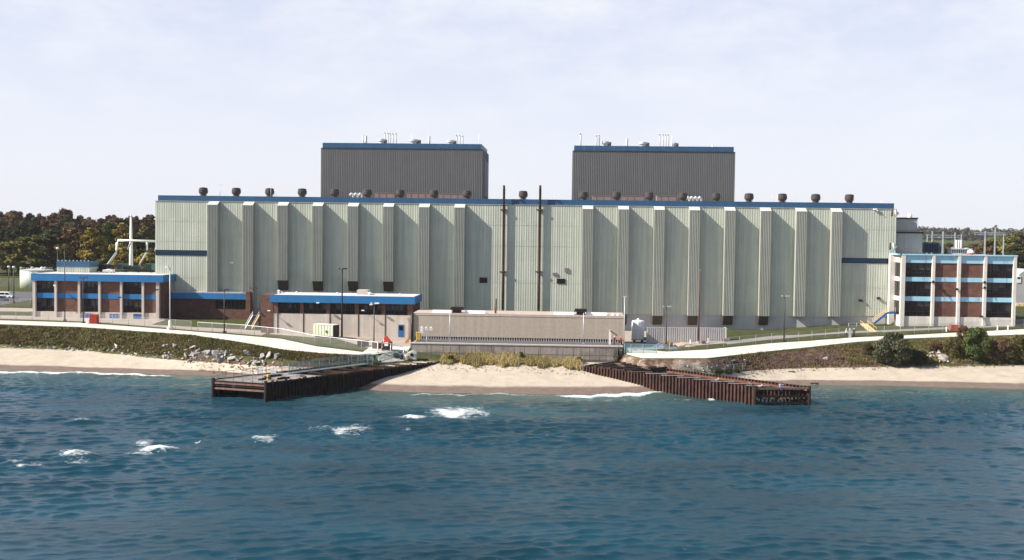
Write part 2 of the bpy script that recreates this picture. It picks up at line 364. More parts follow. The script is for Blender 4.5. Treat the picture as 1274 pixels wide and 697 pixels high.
    wets = ramp(noise(.8, 5), [(.3, (.15, .115, .095)), (.7, (.21, .16, .135))])
    grass = ramp(noise(.55, 8, .7), [(.30, (.038, .046, .017)), (.72, (.100, .094, .036)), (.5, (.058, .068, .024))])
    dirtc = ramp(noise(.6, 8, .7), [(.30, (.045, .028, .022)), (.70, (.225, .145, .11)), (.5, (.105, .066, .051))])
    c = mix(thr(s.outputs[2], noise(.25), .5, .25, .55), sand, wets)
    c = mix(thr(s.outputs[0], noise(.5), .9, .42, .6), c, grass)
    c = mix(thr(s.outputs[1], noise(.4), .8, .4, .6), c, dirtc)
    t.links.new(c, b.inputs['Base Color'])
    bp = N(t, 'ShaderNodeBump', Strength=.9, Distance=.22); t.links.new(noise(1.6, 8, .75), bp.inputs['Height']); t.links.new(bp.outputs[0], b.inputs['Normal'])
    me.materials.append(m); o = bpy.data.objects.new('ground', me); COL.objects.link(o); tag(o, 'sandy shore rising over a grassy bank to the plant yard', 'ground', kind='structure')
make_ground()

def sheet(name, x0, x1, ya, yb, off, m, label, thick=.0, step=.8, ny=8):
    """a paved strip lying on the ground; ya, yb: functions of X"""
    b = MB(); xs = np.arange(x0, x1+step*.5, step); V = []
    for X in xs:
        a, c = ya(X), yb(X)
        ks = sorted(set([a, c]+[y for y in prof(X)[0] if a < y < c]+[a+(c-a)*j/ny for j in range(1, ny)]))
        ks = [a+(c-a)*j/ny for j in range(ny+1)]
        V.append([(X, y, ter(X, y)+off) for y in ks])
    for i in range(len(V)-1):
        for j in range(ny): b.face([V[i][j], V[i+1][j], V[i+1][j+1], V[i][j+1]])
        for j, q in ((0, -1), (ny, -1)):
            p, r = V[i][j], V[i+1][j]; b.face([p, r, (r[0], r[1], r[2]-off-.1), (p[0], p[1], p[2]-off-.1)])
    o = b.build(name, m, recalc=False); return tag(o, label, name, kind='structure')
def yk(k, d=0.0): return lambda X: prof(X)[0][k]+d
xl, xr = PX(-220, 280), PX(458, 243)
sheet('footpath', xl, xr, yk(6, .15), yk(7, 0), .07, concpath, 'bleached concrete path along the top of the left bank')
sheet('access_path', PX(783, 240), PX(1520, 280), yk(6, .15), yk(7, 0), .07, concpath, 'bleached concrete path along the top of the right bank')
sheet('gate_pad', PX(455, 243), PX(509, 246), lambda X: prof(X)[0][5]+1.0, lambda X: 250.5, .06, concpath, 'bleached concrete pad by the white gate above the left pier')
# yard and road behind the paths
sheet('apron', PX(-100, 290), PX(335, 268), yk(7, 2.6), lambda X: max(prof(X)[0][7]+3.2, float(np.interp(X, [PX(-100, 290), PX(205, 290), PX(212, 290), PX(330, 268)], [293.5, 291.5, 276, 269]))), .06, concyard, 'dusty concrete apron in front of the left brick offices')
sheet('yard', PX(332, 262), PX(512, 250), lambda X: max(prof(X)[0][7]+.1, float(np.interp(X, [PX(332, 262), PX(420, 256), PX(470, 250)], [264.5, 259.5, 246]))), lambda X: 275.0, .05, concyard, 'dusty concrete yard by the low workshop')
sheet('service_yard', PX(776, 255), PX(905, 265), lambda X: max(prof(X)[0][7]+.4, float(np.interp(X, [PX(776, 255), PX(830, 255), PX(905, 265)], [250, 256, 264]))), lambda X: max(299.2, prof(X)[0][7]+4), .05, concyard, 'dusty concrete yard beside the tan block building')
sheet('service_road', PX(903, 266), PX(1520, 280), lambda X: prof(X)[0][7]+float(np.interp(X, [PX(903, 266), PX(1000, 270), PX(1274, 280)], [4.5, 4.5, 3.0])), lambda X: prof(X)[0][7]+float(np.interp(X, [PX(903, 266), PX(1000, 270), PX(1274, 280)], [8.8, 8.2, 7])), .06, roadm, 'grey service road below the right side of the plant')
sheet('parking_lot', PX(-60, 380), PX(46, 345), lambda X: 322.0, lambda X: 372.0, .06, asph, 'dark asphalt lot left of the brick offices')
sheet('kerb_road', PX(-60, 320), PX(40, 305), lambda X: 304.0, lambda X: 314.0, .06, concyard, 'pale access road left of the brick offices')

# ------------------------------------------------------------------ water
def make_water():
    def grow(a, b, s0, g):
        o = [a]; s = s0
        while o[-1] < b: o.append(o[-1]+s); s *= g
        return o
    fx = np.arange(-130, 114, .31); xs = np.concatenate([np.array([-3000, -1500, -800, -500, -350, -250, -200, -170, -150, -140]), fx, np.array([126, 140, 165, 200, 250, 350, 500, 800, 1500, 3000])])
    ys = np.concatenate([np.array([-3000, -1500, -700, -300, -100, 0, 40, 70, 85]), np.arange(92, 150, .21), np.arange(150, 256, .36), np.array([258, 262, 268, 276])])
    X, Y = np.meshgrid(xs, ys, indexing='ij'); Zz = np.zeros_like(X); DX = np.zeros_like(X); DY = np.zeros_like(X)
    r = np.random.default_rng(5)
    wl = np.concatenate([r.uniform(9, 21, 22), np.exp(r.uniform(math.log(.95), math.log(3.3), 180))])
    env = .75+.35*bump2(X, Y, 26, 8); gust = np.clip(.85+.5*bump2(X*.45, Y*1.5, 15, 9)+.25*bump2(X*.6, Y*1.2, 6, 10), .62, 1.5)
    for l in wl:
        big = l > 8; th = math.radians(90+(r.normal(5, 9) if big else r.normal(9, 21))); k = 2*math.pi/l; a = (.0027 if big else .0055)*l*r.uniform(.5, 1.4); ph = r.uniform(0, 6.28)
        kx, ky = k*math.cos(th), k*math.sin(th); arg = kx*X+ky*Y+ph; fade = np.clip((l-.5)/.9, .3, 1)
        if not big: fade = fade*gust
        Zz += a*np.cos(arg)*fade; DX -= a*.8*math.cos(th)*np.sin(arg)*fade; DY -= a*.8*math.sin(th)*np.sin(arg)*fade
    Zz *= env; W_ = np.interp(X[:, 0], RW[:, 0], RW[:, 1])[:, None]; d = W_-Y
    damp = np.clip((d+1)/14, .18, 1)*np.where((np.abs(X) > 140) | (Y < 88), 0.3, 1); Zz *= damp
    foam = np.zeros_like(X)
    def patch(px, py, wpx, hpx, tilt=0, h=.5, s=1.0):
        c = P(px, py, Z=0); D = c[1]; a = wpx/2*D/1430; bb = hpx/2*D*D/(1430*H)
        u = X-c[0]; v = Y-c[1]-tilt*u
        e = (u/a)**2+(v/bb)**2
        nonlocal foam, Zz
        ln = np.exp(-((v+bb*.25-.25*bb*np.sin(u*.9+px))/(.42*bb))**2)*np.clip(1.25-(u/a)**2, 0, 1)
        foam = np.maximum(foam, s*np.maximum(.62*np.clip(1.3-e, 0, 1), .98*ln))
        crest = np.exp(-(u/(a*1.25))**2)*np.exp(-((v+bb*.3)/(1.5))**2); Zz = Zz+h*crest
        Zz = Zz-h*.35*np.exp(-(u/(a*1.3))**2)*np.exp(-((v+bb*.3+3.4)/(1.9))**2)
    patch(571, 512.5, 84, 13, .0, .7, 1.0); patch(520, 519, 74, 7, .05, .45, .85)
    patch(440, 534, 56, 12, .02, .4, .8); patch(405, 533, 50, 9, 0, .2, .55)
    patch(330, 545.5, 36, 11, -.1, .45, .9)
    patch(201, 559, 58, 12, -.15, .7, 1.0); patch(181, 551, 26, 9, -.7, .4, .85); patch(178, 564, 46, 5, 0, .1, .7)
    patch(101, 567.5, 46, 12, -.2, .7, 1.0); patch(83, 561, 30, 8, -.2, .3, .75); patch(92, 575, 50, 6, 0, .1, .55)
    patch(38, 579, 40, 8, 0, .15, .6); patch(18, 576, 24, 5, 0, .15, .6)
    patch(102, 523, 22, 4, 0, .3, .6); patch(508, 534, 8, 3, 0, .2, .7); patch(884, 497, 10, 5, 0, .2, .9); patch(845, 497, 40, 3, -.2, .1, .5)
    foam = foam*(.86+.22*bump2(X, Y, .7, 14)+.14*bump2(X, Y, 2.2, 15))
    px = 637+1430*(X+.0489*Y)/np.maximum(Y, 60)
    wob = 1.0*np.sin(X*.21+1)+.7*np.sin(X*.57)+.5*np.sin(X*1.3+2)
    lm = np.interp(px, [-60, 0, 150, 195, 215, 500, 520, 560, 640, 660, 692, 705, 730, 760, 800, 825, 840, 2000], [.7, .9, 1, .8, 0, 0, .6, .5, .7, .35, .25, .9, 1.1, 1.1, 1.1, .9, 0, 0])
    wd = np.interp(px, [0, 215, 690, 715, 800, 830], [1.9, 1.4, .8, 2.2, 2.6, 1.0])
    foam = np.maximum(foam, lm*np.clip(1.25-((d-2.2-wob)/wd)**2, 0, 1))
    Zz += .22*lm*np.exp(-((d-3-wob)/1.6)**2)
    Zz += .16*np.clip(foam, 0, 1)*(bump2(X, Y, .55, 12)+.4)
    x2, y2 = X+DX*damp, Y+DY*damp
    nx, ny = X.shape; V = np.stack([x2, y2, Zz], -1).reshape(-1, 3)
    I = np.arange(nx*ny).reshape(nx, ny); Q = np.stack([I[:-1, :-1], I[1:, :-1], I[1:, 1:], I[:-1, 1:]], -1).reshape(-1, 4)
    me = bpy.data.meshes.new('lake_water'); me.vertices.add(len(V)); me.vertices.foreach_set('co', V.astype(np.float32).ravel())
    me.loops.add(Q.size); me.loops.foreach_set('vertex_index', Q.astype(np.int32).ravel()); me.polygons.add(len(Q))
    me.polygons.foreach_set('loop_start', np.arange(0, Q.size, 4, dtype=np.int32)); me.polygons.foreach_set('use_smooth', np.ones(len(Q), bool)); me.update(calc_edges=True)
    sh = np.clip(1-d/32, 0, 1)
    at = me.attributes.new('sea', 'FLOAT_COLOR', 'POINT'); at.data.foreach_set('color', np.stack([foam, sh, 0*foam, 0*foam+1], -1).astype(np.float32).ravel())
    m = bpy.data.materials.new('lake_water'); m.use_nodes = True; t = m.node_tree; b = t.nodes['Principled BSDF']
    b.inputs['IOR'].default_value = 1.33; b.inputs['Roughness'].default_value = .12; b.inputs['Specular IOR Level'].default_value = .36
    a = N(t, 'ShaderNodeAttribute', attribute_name='sea'); s = N(t, 'ShaderNodeSeparateColor'); t.links.new(a.outputs['Color'], s.inputs[0])
    co = N(t, 'ShaderNodeTexCoord').outputs['Object']
    def noise(sc, det, ro, sq=(1, 1, 1)):
        mp = N(t, 'ShaderNodeMapping'); mp.inputs['Scale'].default_value = sq; t.links.new(co, mp.inputs['Vector'])
        n = N(t, 'ShaderNodeTexNoise', Scale=sc, Detail=det, Roughness=ro); t.links.new(mp.outputs[0], n.inputs['Vector']); return n.outputs['Fac']
    dp = N(t, 'ShaderNodeMix', data_type='RGBA'); dp.inputs['A'].default_value = (.0062, .039, .060, 1); dp.inputs['B'].default_value = (.058, .105, .098, 1)
    pw = N(t, 'ShaderNodeMath', operation='POWER'); pw.inputs[1].default_value = 1.3; t.links.new(s.outputs[1], pw.inputs[0])
    t.links.new(pw.outputs[0], dp.inputs['Factor'])
    tone = N(t, 'ShaderNodeMapRange'); tone.inputs[1].default_value = .3; tone.inputs[2].default_value = .7; tone.inputs[3].default_value = .72; tone.inputs[4].default_value = 1.3
    t.links.new(noise(.05, 3, .5, (.6, 1.6, 1)), tone.inputs[0])
    vm = N(t, 'ShaderNodeVectorMath', operation='SCALE'); t.links.new(dp.outputs['Result'], vm.inputs[0]); t.links.new(tone.outputs[0], vm.inputs['Scale'])
    ma = N(t, 'ShaderNodeMath', operation='MULTIPLY_ADD'); ma.inputs[1].default_value = 2.4; t.links.new(noise(2.6, 8, .78, (.6, 1.0, 1)), ma.inputs[0]); t.links.new(s.outputs[0], ma.inputs[2])
    fr = N(t, 'ShaderNodeMapRange'); fr.inputs[1].default_value = 1.52; fr.inputs[2].default_value = 2.15; t.links.new(ma.outputs[0], fr.inputs[0])
    fm = N(t, 'ShaderNodeMix', data_type='RGBA'); fm.inputs['B'].default_value = (.66, .69, .70, 1); t.links.new(fr.outputs[0], fm.inputs['Factor']); t.links.new(vm.outputs[0], fm.inputs['A'])
    t.links.new(fm.outputs['Result'], b.inputs['Base Color'])
    rr = N(t, 'ShaderNodeMapRange'); rr.inputs[3].default_value = .10; rr.inputs[4].default_value = .8; t.links.new(fr.outputs[0], rr.inputs[0]); t.links.new(rr.outputs[0], b.inputs['Roughness'])
    b1 = N(t, 'ShaderNodeBump', Strength=1.0, Distance=.07); t.links.new(noise(2.4, 6, .68, (.55, 1.25, 1)), b1.inputs['Height'])
    t.links.new(b1.outputs[0], b.inputs['Normal'])
    me.materials.append(m); o = bpy.data.objects.new('lake_water', me); COL.objects.link(o); tag(o, 'choppy blue lake water with a few breaking whitecaps', 'water', kind='structure')
make_water()
# ------------------------------------------------------------------ turbine hall
YM = 300.0
XL, XR = -109.5, 83.95
ZT, ZP = 38.0, 39.43
tb = thing('turbine_hall', 'long pale green ribbed metal turbine hall with a blue roof band and sloped-top ducts', 'power plant', (-13, 320, 8))
xs1, xs2 = PX(258, YM, 315), PX(1047, YM, 320)          # ends of the blue slots
b = MB()
b.ribs((XL, YM), (1, 0, 0), xs1-XL, 24.9, ZT, (0, -1, 0), .62, .035)
b.ribs((XL, YM), (1, 0, 0), xs1-XL, 14.0, 23.6, (0, -1, 0), .62, .035)
b.ribs((xs1, YM), (1, 0, 0), xs2-xs1, 9.9, ZT, (0, -1, 0), .62, .035)
b.ribs((xs2, YM), (1, 0, 0), XR-xs2, 25.2, ZT, (0, -1, 0), .62, .035)
b.ribs((xs2, YM), (1, 0, 0), XR-xs2, 10.3, 24.0, (0, -1, 0), .62, .035)
b.ribs((XL, 345), (0, -1, 0), 45, 10, ZT, (-1, 0, 0), .62, .035)
b.ribs((XR, YM), (0, 1, 0), 45, 10, ZT, (1, 0, 0), .62, .035)
b.ribs((XR, 345), (-1, 0, 0), XR-XL, 10, ZT, (0, 1, 0), .62, .035)
wallo = b.build('wall', cream, tb)
b = MB(); b.box(XL+.35, XR-.35, YM+.45, 344.6, ZT-1.2, ZT-.02); b.build('roof', roofgrey, tb)
b = MB()
x = XL+.6
while x < XR-.7:
    x2 = min(x+3.05, XR-.6); b.box(x+.012, x2-.012, YM+.28, YM+.5, ZT-.015, ZP); x += 3.05
b.box(XL+.6, XR-.6, YM+.32, YM+.46, ZT-.01, ZP-.03)
b.box(XL+.6, XL+.85, YM+.5, 344.4, ZT, ZP); b.box(XR-.85, XR-.6, YM+.5, 344.4, ZT, ZP); b.box(XL+.6, XR-.6, 344.2, 344.4, ZT, ZP)
b.build('parapet', bluedark, tb)
b = MB(); b.box(XL+.02, XR-.02, YM-.16, YM+.3, ZT-.10, ZT-.03); b.build('edge_flashing', concg, tb)
for (x0, x1, z0, z1) in ((XL+.1, xs1, 23.6, 24.9), (xs2, XR-.1, 24.0, 25.2)):
    q = MB(); q.box(x0, x1, YM+.45, YM+.7, z0-.2, z1+.2); s = q.build('recess_band', bluedark, tb)
    q = MB(); q.box(x0, x1, YM-.12, YM+.45, z1-.06, z1+.06); q.box(x0, x1, YM-.12, YM+.45, z0-.06, z0+.06); q.build('recess_edge', frame, s)
# horizontal sheet joints
q = MB()
for z in (32.6, 27.2, 17.6): q.box(XL, XR, YM-.045, YM-.02, z, z+.05)
q.build('sheet_joint', cream, tb)
q = MB(); q.box(PX(778, YM), XR-.05, YM+.1, YM+.6, 4.0, 10.35); q.box(XL+.1, PX(778, YM), YM+.1, YM+.6, 4.0, 10.2); q.build('plinth', concg, tb)
# sloped-top ducts (buttresses): px centre, bottom px, foot?
BUT = [(264, 363.5, 0), (308, 365, 0), (351, 349, 361), (394.5, 350, 362), (438.5, 350, 362), (482.5, 350.5, 362.5), (527, 388, 0), (571, 388, 0),
       (730.5, 391, 0), (775, 391, 404), (819.5, 393, 404), (863.5, 393, 404.5), (907.5, 393, 404.5), (952, 393.5, 404.5), (996.3, 394, 0), (1040.3, 394, 0)]
PB = 2.05; YB = YM-PB
for k, (px, pb, pf) in enumerate(BUT):
    xc = PX(px, YB, 320); x0, x1 = xc-1.27, xc+1.27; zb = PZ(pb, YB, px); zt = 37.0; zt2 = ZT-.12
    q = MB(); q.ribs((x0, YB), (1, 0, 0), x1-x0, zb, zt, (0, -1, 0), .42, .13); bo = q.build('duct', greysid, tb)
    q = MB(); q.ribs((x0, YM-.09), (0, -1, 0), PB-.09, zb, zt+.02, (-1, 0, 0), .5, .05)
    q.ribs((x1, YB), (0, 1, 0), PB-.09, zb, zt+.02, (1, 0, 0), .5, .05)
    for xx in (x0, x1): q.face([(xx, YB, zt), (xx, YM-.09, zt), (xx, YM-.09, zt2)])
    q.box(x0-.06, x0+.10, YB-.13, YB+.06, zb, zt); q.box(x1-.10, x1+.06, YB-.13, YB+.06, zb, zt)
    q.build('duct_side', greysid, bo)
    q = MB(); q.prism([(YB-.14, zt-.02), (YM-.1, zt2), (YM-.1, zt2+.1), (YB-.14, zt+.08)], 'x', x0-.1, x1+.1); q.build('duct_cap', creamcap, bo)
    if pf:
        zf = PZ(pf, YM-.6, px); q = MB(); q.prism([(YB+.02, zb), (YM-.1, zb), (YM-.1, zf), (YM-.7, zf)], 'x', x0+.03, x1-.03); q.build('duct_foot', hoodbrown, bo)
    else:
        q = MB(); q.box(x0+.02, x1-.02, YB+.05, YM-.1, zb-.05, zb+.05); q.build('duct_foot', hoodbrown, bo)
# brown standpipes on the face
for px in (626.3, 671.2):
    xp = PX(px, YM-.62, 310); q = MB(); zt = PZ(232, YM-.62, px)
    q.pipe([(xp, YM-.62, 9.9), (xp, YM-.62, 20), (xp, YM-.62, zt-.6), (xp, YM-1.0, zt-.15), (xp, YM-1.35, zt+.05)], .31, n=12)
    q.pipe([(xp-.7, YM-1.4, 9.85), (xp-.15, YM-.95, 9.9), (xp, YM-.62, 10.6)], .31, n=12); po = q.build('exhaust_pipe', brownpipe, tb)
    for z in (PZ(261, YM, px), PZ(338, YM, px)):
        q = MB(); q.tube((xp, YM-.62, z-.14), (xp, YM-.62, z+.14), .44, n=12); q.box(xp-.95, xp+.75, YM-.5, YM-.05, z-.1, z+.1); q.box(xp-.95, xp+.62, YM-.95, YM-.5, z-.07, z+.07); q.build('bracket', hoodbrown, po)
# wall openings
for (a, c, d, e) in ((596.5, 345.2, 606.2, 352), (693, 346.8, 703, 353)):
    q = MB(); x0, x1 = PX(a, YM), PX(d, YM); z1, z0 = PZ(c, YM, a), PZ(e, YM, a); q.box(x0, x1, YM-.16, YM-.05, z0, z1); lo = q.build('louvre', black, tb)
    q = MB()
    for j in range(6): q.box(x0+.08, x1-.08, YM-.21, YM-.17, z0+.1+j*(z1-z0)/6, z0+.17+j*(z1-z0)/6)
    q.build('louvre_blade', frame, lo)
for (a, c, d, e) in ((687.5, 339.4, 692.4, 342.6), (702.5, 333.4, 706.6, 338.6)):
    q = MB(); q.box(PX(a, YM), PX(d, YM), YM-.3, YM-.06, PZ(e, YM, a), PZ(c, YM, a)); q.build('wall_box', pinkroof, tb)
# roof ventilators along the parapet
VX = [253, 294, 335.5, 376, 416.5, 457, 498, 540, 581, 651, 726, 767, 808, 849.5, 891, 932, 973.5, 1015, 1057]
proto = None
for px in VX:
    x = PX(px, 306, 240)
    if proto is None:
        px0 = x; q = MB(); q.lathe((x, 306, 38.0), [(.72, 0), (.72, 1.9), (.85, 2.15)]); st = q.build('ventilator', ventbrown, tb)
        q = MB(); q.lathe((x, 306, 38.0), [(1.0, 2.1), (1.22, 2.45), (1.22, 3.15), (1.12, 3.25), (1.12, 3.62), (.9, 3.75), (.3, 3.85)]); cp = q.build('cowl', ventbrown, st)
        q = MB(); q.bar((x-.5, 306, 38), (x-1.0, 306, 40.4), .08, .08); q.bar((x+.5, 306, 38), (x+1.0, 306, 40.4), .08, .08); br = q.build('stay', ventbrown, st); proto = st
    else:
        c = proto.copy(); COL.objects.link(c); c.location = (x-px0, 0, 0); c.parent = tb
        for g in proto.children: d = g.copy(); COL.objects.link(d); d.parent = c
# pinkish duct boxes, goosenecks and masts on the roof
for (a, d, c) in ((467.5, 491.5, 240), (507, 538, 240.2), (547, 580, 241.3), (737, 764, 243.6), (766, 801, 243.6), (817, 841, 243.8)):
    q = MB(); x0, x1 = PX(a, 322, 245), PX(d, 322, 245); z1 = PZ(c, 322, a); q.box(x0, x1, 321, 325, 38, z1)
    for j in range(int((x1-x0)/2)): q.box(x0+1+j*2, x0+1.12+j*2, 320.93, 321, 38, z1-.1)
    q.box(x0-.1, x1+.1, 320.9, 325.1, z1-.02, z1+.08); q.build('roof_duct', pinkroof, tb)
for px in (439.5, 445, 450.5, 858, 862.5, 867.5, 872.5):
    x = PX(px, 312, 245); q = MB(); z = PZ(241 if px < 600 else 245.4, 312, px)
    q.pipe([(x, 312, 38), (x, 312, z-.5), (x-.15, 311.9, z-.1), (x-.5, 311.6, z), (x-.8, 311.2, z-.45)], .26); q.build('gooseneck_vent', white, tb)
for (px, c, w) in ((273.5, 230, .06), (337, 232, .05), (341.5, 232.5, .05), (344, 233.5, .05), (319.5, 238, .04), (616, 242, .05), (681, 240, .05), (690.5, 243, .05), (962, 240, .07), (968, 240, .07), (1063, 244.5, .10), (1096, 248.5, .05), (1098.5, 248.5, .05)):
    x = PX(px, 304, 240); q = MB(); q.tube((x, 304, 38), (x, 304, PZ(c, 304, px)), w, n=6); q.build('roof_mast', lightgrey, tb)
q = MB(); x = PX(273.5, 304, 240); z = PZ(230.5, 304, 273); q.bar((x-.6, 304, z), (x+.9, 304, z+.2), .06, .06); q.bar((x, 304, 39.4), (x+.25, 304, 40.6), .05, .05); q.build('roof_mast', lightgrey, tb)
# horn-shaped floodlights on the right corner
for (px, py) in ((1113, 265), (1110.5, 306.5)):
    c = P(px, py, Y=YM-.8); q = MB()
    q.rings([((c[0]-.3, c[1]-.3, c[2]), .3, (1, 0, .1)), ((c[0]+.05, c[1]-.3, c[2]), .95, (1, 0, .1)), ((c[0]+.15, c[1]-.2, c[2]-.05), .98, (1, 0, .1)), ((c[0]+1.1, c[1]-.2, c[2]-.1), .08, (1, 0, .1))], n=12, sm=False)
    fo = q.build('horn_lamp', lightgrey, tb); q = MB(); q.box(c[0]-.2, c[0]+.1, c[1]-.1, YM-.05, c[2]-.12, c[2]+.12); q.tube((c[0]-.8, c[1]-.6, c[2]-.9), (c[0]-.8, c[1]-.6, c[2]+.9), .22); q.build('lamp_bracket', hoodbrown, fo)
for (px, py) in ((1071, 374), (1093, 371), (288, 327), (869.5, 336), (1089, 260.5)):
    c = P(px, py, Y=YM-.4); q = MB(); q.box(c[0]-.45, c[0]+.45, YM-.55, YM-.06, c[2]-.2, c[2]+.22); q.bar((c[0]+.3, YM-.1, c[2]), (c[0]+.6, YM-.7, c[2]-.4), .12, .12); q.build('wall_lamp', frame if px in (1071, 1093) else white, tb)
# stepped blocks behind the right end
an = thing('stair_annex', 'stepped grey green metal blocks behind the right end of the turbine hall', 'annex', (88, 310, 8))
for (xa, ya, za, yb, yf) in ((1141, 271.5, 26, 330, 303.0), (1148, 289.5, 14, 322, 302.6)):
    x1 = PX(xa, yf, 290); z1 = PZ(ya, yf, xa); q = MB(); q.ribs((XR+.12, yf), (1, 0, 0), x1-XR-.12, za, z1, (0, -1, 0), .62, .035); q.ribs((x1, yf), (0, 1, 0), yb-yf, za, z1, (1, 0, 0), .62, .07)
    q.face([(XR+.12, yf, z1-.05), (x1, yf, z1-.05), (x1, yb, z1-.05), (XR+.12, yb, z1-.05)]); w = q.build('wall', annexsid, an)
    q = MB(); q.box(XR+.12, x1+.15, yf-.2, yf+.1, z1-.25, z1+.12); q.box(x1-.1, x1+.15, yf, yb, z1-.25, z1+.1); q.build('coping', frame, w)
c = P(1132, 268, Y=308); q = MB(); q.lathe((c[0], 308, PZ(272, 308, 1132)), [(.5, 0), (.6, .5), (.6, .9), (.3, 1.3)]); q.build('ventilator', white, an)

# ------------------------------------------------------------------ the two grey reactor blocks
def reactor(label, xa, xb, yt, yf, depth, pipes, dishes):
    x0, x1 = PX(xa, yf, 200), PX(xb, yf, 200); zt = PZ(yt+6.3, yf, (xa+xb)/2); zp = PZ(yt, yf, (xa+xb)/2)
    r = thing('reactor_building', label, 'power plant', ((x0+x1)/2, yf, 9))
    q = MB(); q.ribs((x0, yf), (1, 0, 0), x1-x0, 9, zt, (0, -1, 0), .55, .05); q.ribs((x1, yf), (0, 1, 0), depth, 9, zt, (1, 0, 0), .7, .10); q.ribs((x0, yf+depth), (0, -1, 0), depth, 9, zt, (-1, 0, 0), .7, .10); q.ribs((x1, yf+depth), (-1, 0, 0), x1-x0, 9, zt, (0, 1, 0), .7, .1)
    q.build('wall', towersid, r)
    q = MB()
    x = x0+.4
    while x < x1-.45:
        xx = min(x+3.05, x1-.4); q.box(x+.012, xx-.012, yf+.1, yf+.35, zt-.02, zp); x += 3.05
    q.box(x0+.4, x0+.7, yf+.35, yf+depth-.3, zt-.02, zp); q.box(x1-.7, x1-.4, yf+.35, yf+depth-.3, zt-.02, zp); q.box(x0+.4, x1-.4, yf+depth-.6, yf+depth-.3, zt-.02, zp)
    q.build('parapet', bluedark, r)
    q = MB(); q.box(x0+.3, x1-.3, yf+.4, yf+depth-.4, zt-.6, zt-.02); q.build('roof', roofgrey, r)
    q = MB(); q.box(x0-.02, x1+.02, yf-.2, yf+.1, zt-.09, zt-.03); q.build('edge_flashing', frame, r)
    for (px, py, w, bend) in pipes:
        yy = yf+3+rnd.random()*4; x = PX(px, yy, 180); z = PZ(py, yy, px); q = MB()
        if bend: q.pipe([(x, yy, zt), (x, yy, z-.35), (x-.1, yy, z-.1), (x-.35, yy-.1, z), (x-.5, yy-.2, z-.2)], w)
        else: q.tube((x, yy, zt), (x, yy, z), w, n=10)
        q.build('vent_pipe', white if w < .3 else lightgrey, r)
    for (px, py, w) in dishes:
        yy = yf+5; x = PX(px, yy, 180); z = PZ(py, yy, px); q = MB(); q.lathe((x, yy, 0), [(w*.62, zt), (w*.62, z-.9), (w, z-.8), (w, z-.25), (w*.75, z-.1), (w*.5, z)], n=16)
        d = q.build('roof_fan', lightgrey, r); q = MB(); q.lathe((x+.9*w, yy+.4, 0), [(w*.5, zt), (w*.55, z-.35), (w*.3, z-.3)], n=12); q.build('fan_motor', pinkroof, d)
    return r, x0, x1, zt
r1, ra, rb, rz = reactor('left dark grey ribbed reactor block with a shaded side wall, above the turbine hall', 399.5, 600.5, 178.5, 352, 25,
   [(452, 168.5, .42, 0), (455, 169, .42, 0), (479, 165, .16, 1), (483, 165.3, .16, 1), (485.6, 165.6, .16, 1), (489, 165.8, .16, 1), (493, 165.8, .16, 1), (534, 169.5, .36, 0), (568.5, 168, .16, 1), (572.3, 168, .16, 1), (576, 169, .16, 1), (595.5, 167, .05, 0), (512, 167, .04, 0)],
   [(475, 172.5, 1.1), (515, 173, 1.5), (561, 174, 1.3)])
q = MB()
for (a, c) in ((8, 10), (13, 15), (17, 22)):
    q.box(rb+.105, rb+.2, 352+a, 352+c, rz-14, rz-3)
q.build('side_louvre', concg, r1)
reactor('right dark grey ribbed reactor block seen square on, above the turbine hall', 712.5, 914.5, 182.0, 354, 25,
   [(722.5, 166, .22, 1), (742.3, 168.5, .16, 1), (745.6, 168, .16, 1), (780, 172.5, .36, 0), (820.8, 167, .17, 1), (825, 167, .17, 1), (828.3, 167.2, .17, 1), (831.4, 167.4, .17, 1), (836, 169.5, .2, 0), (886.5, 179.5, .25, 0)],
   [(753, 175.5, 1.3), (800, 176.3, 1.4), (838, 177, 1.1)])

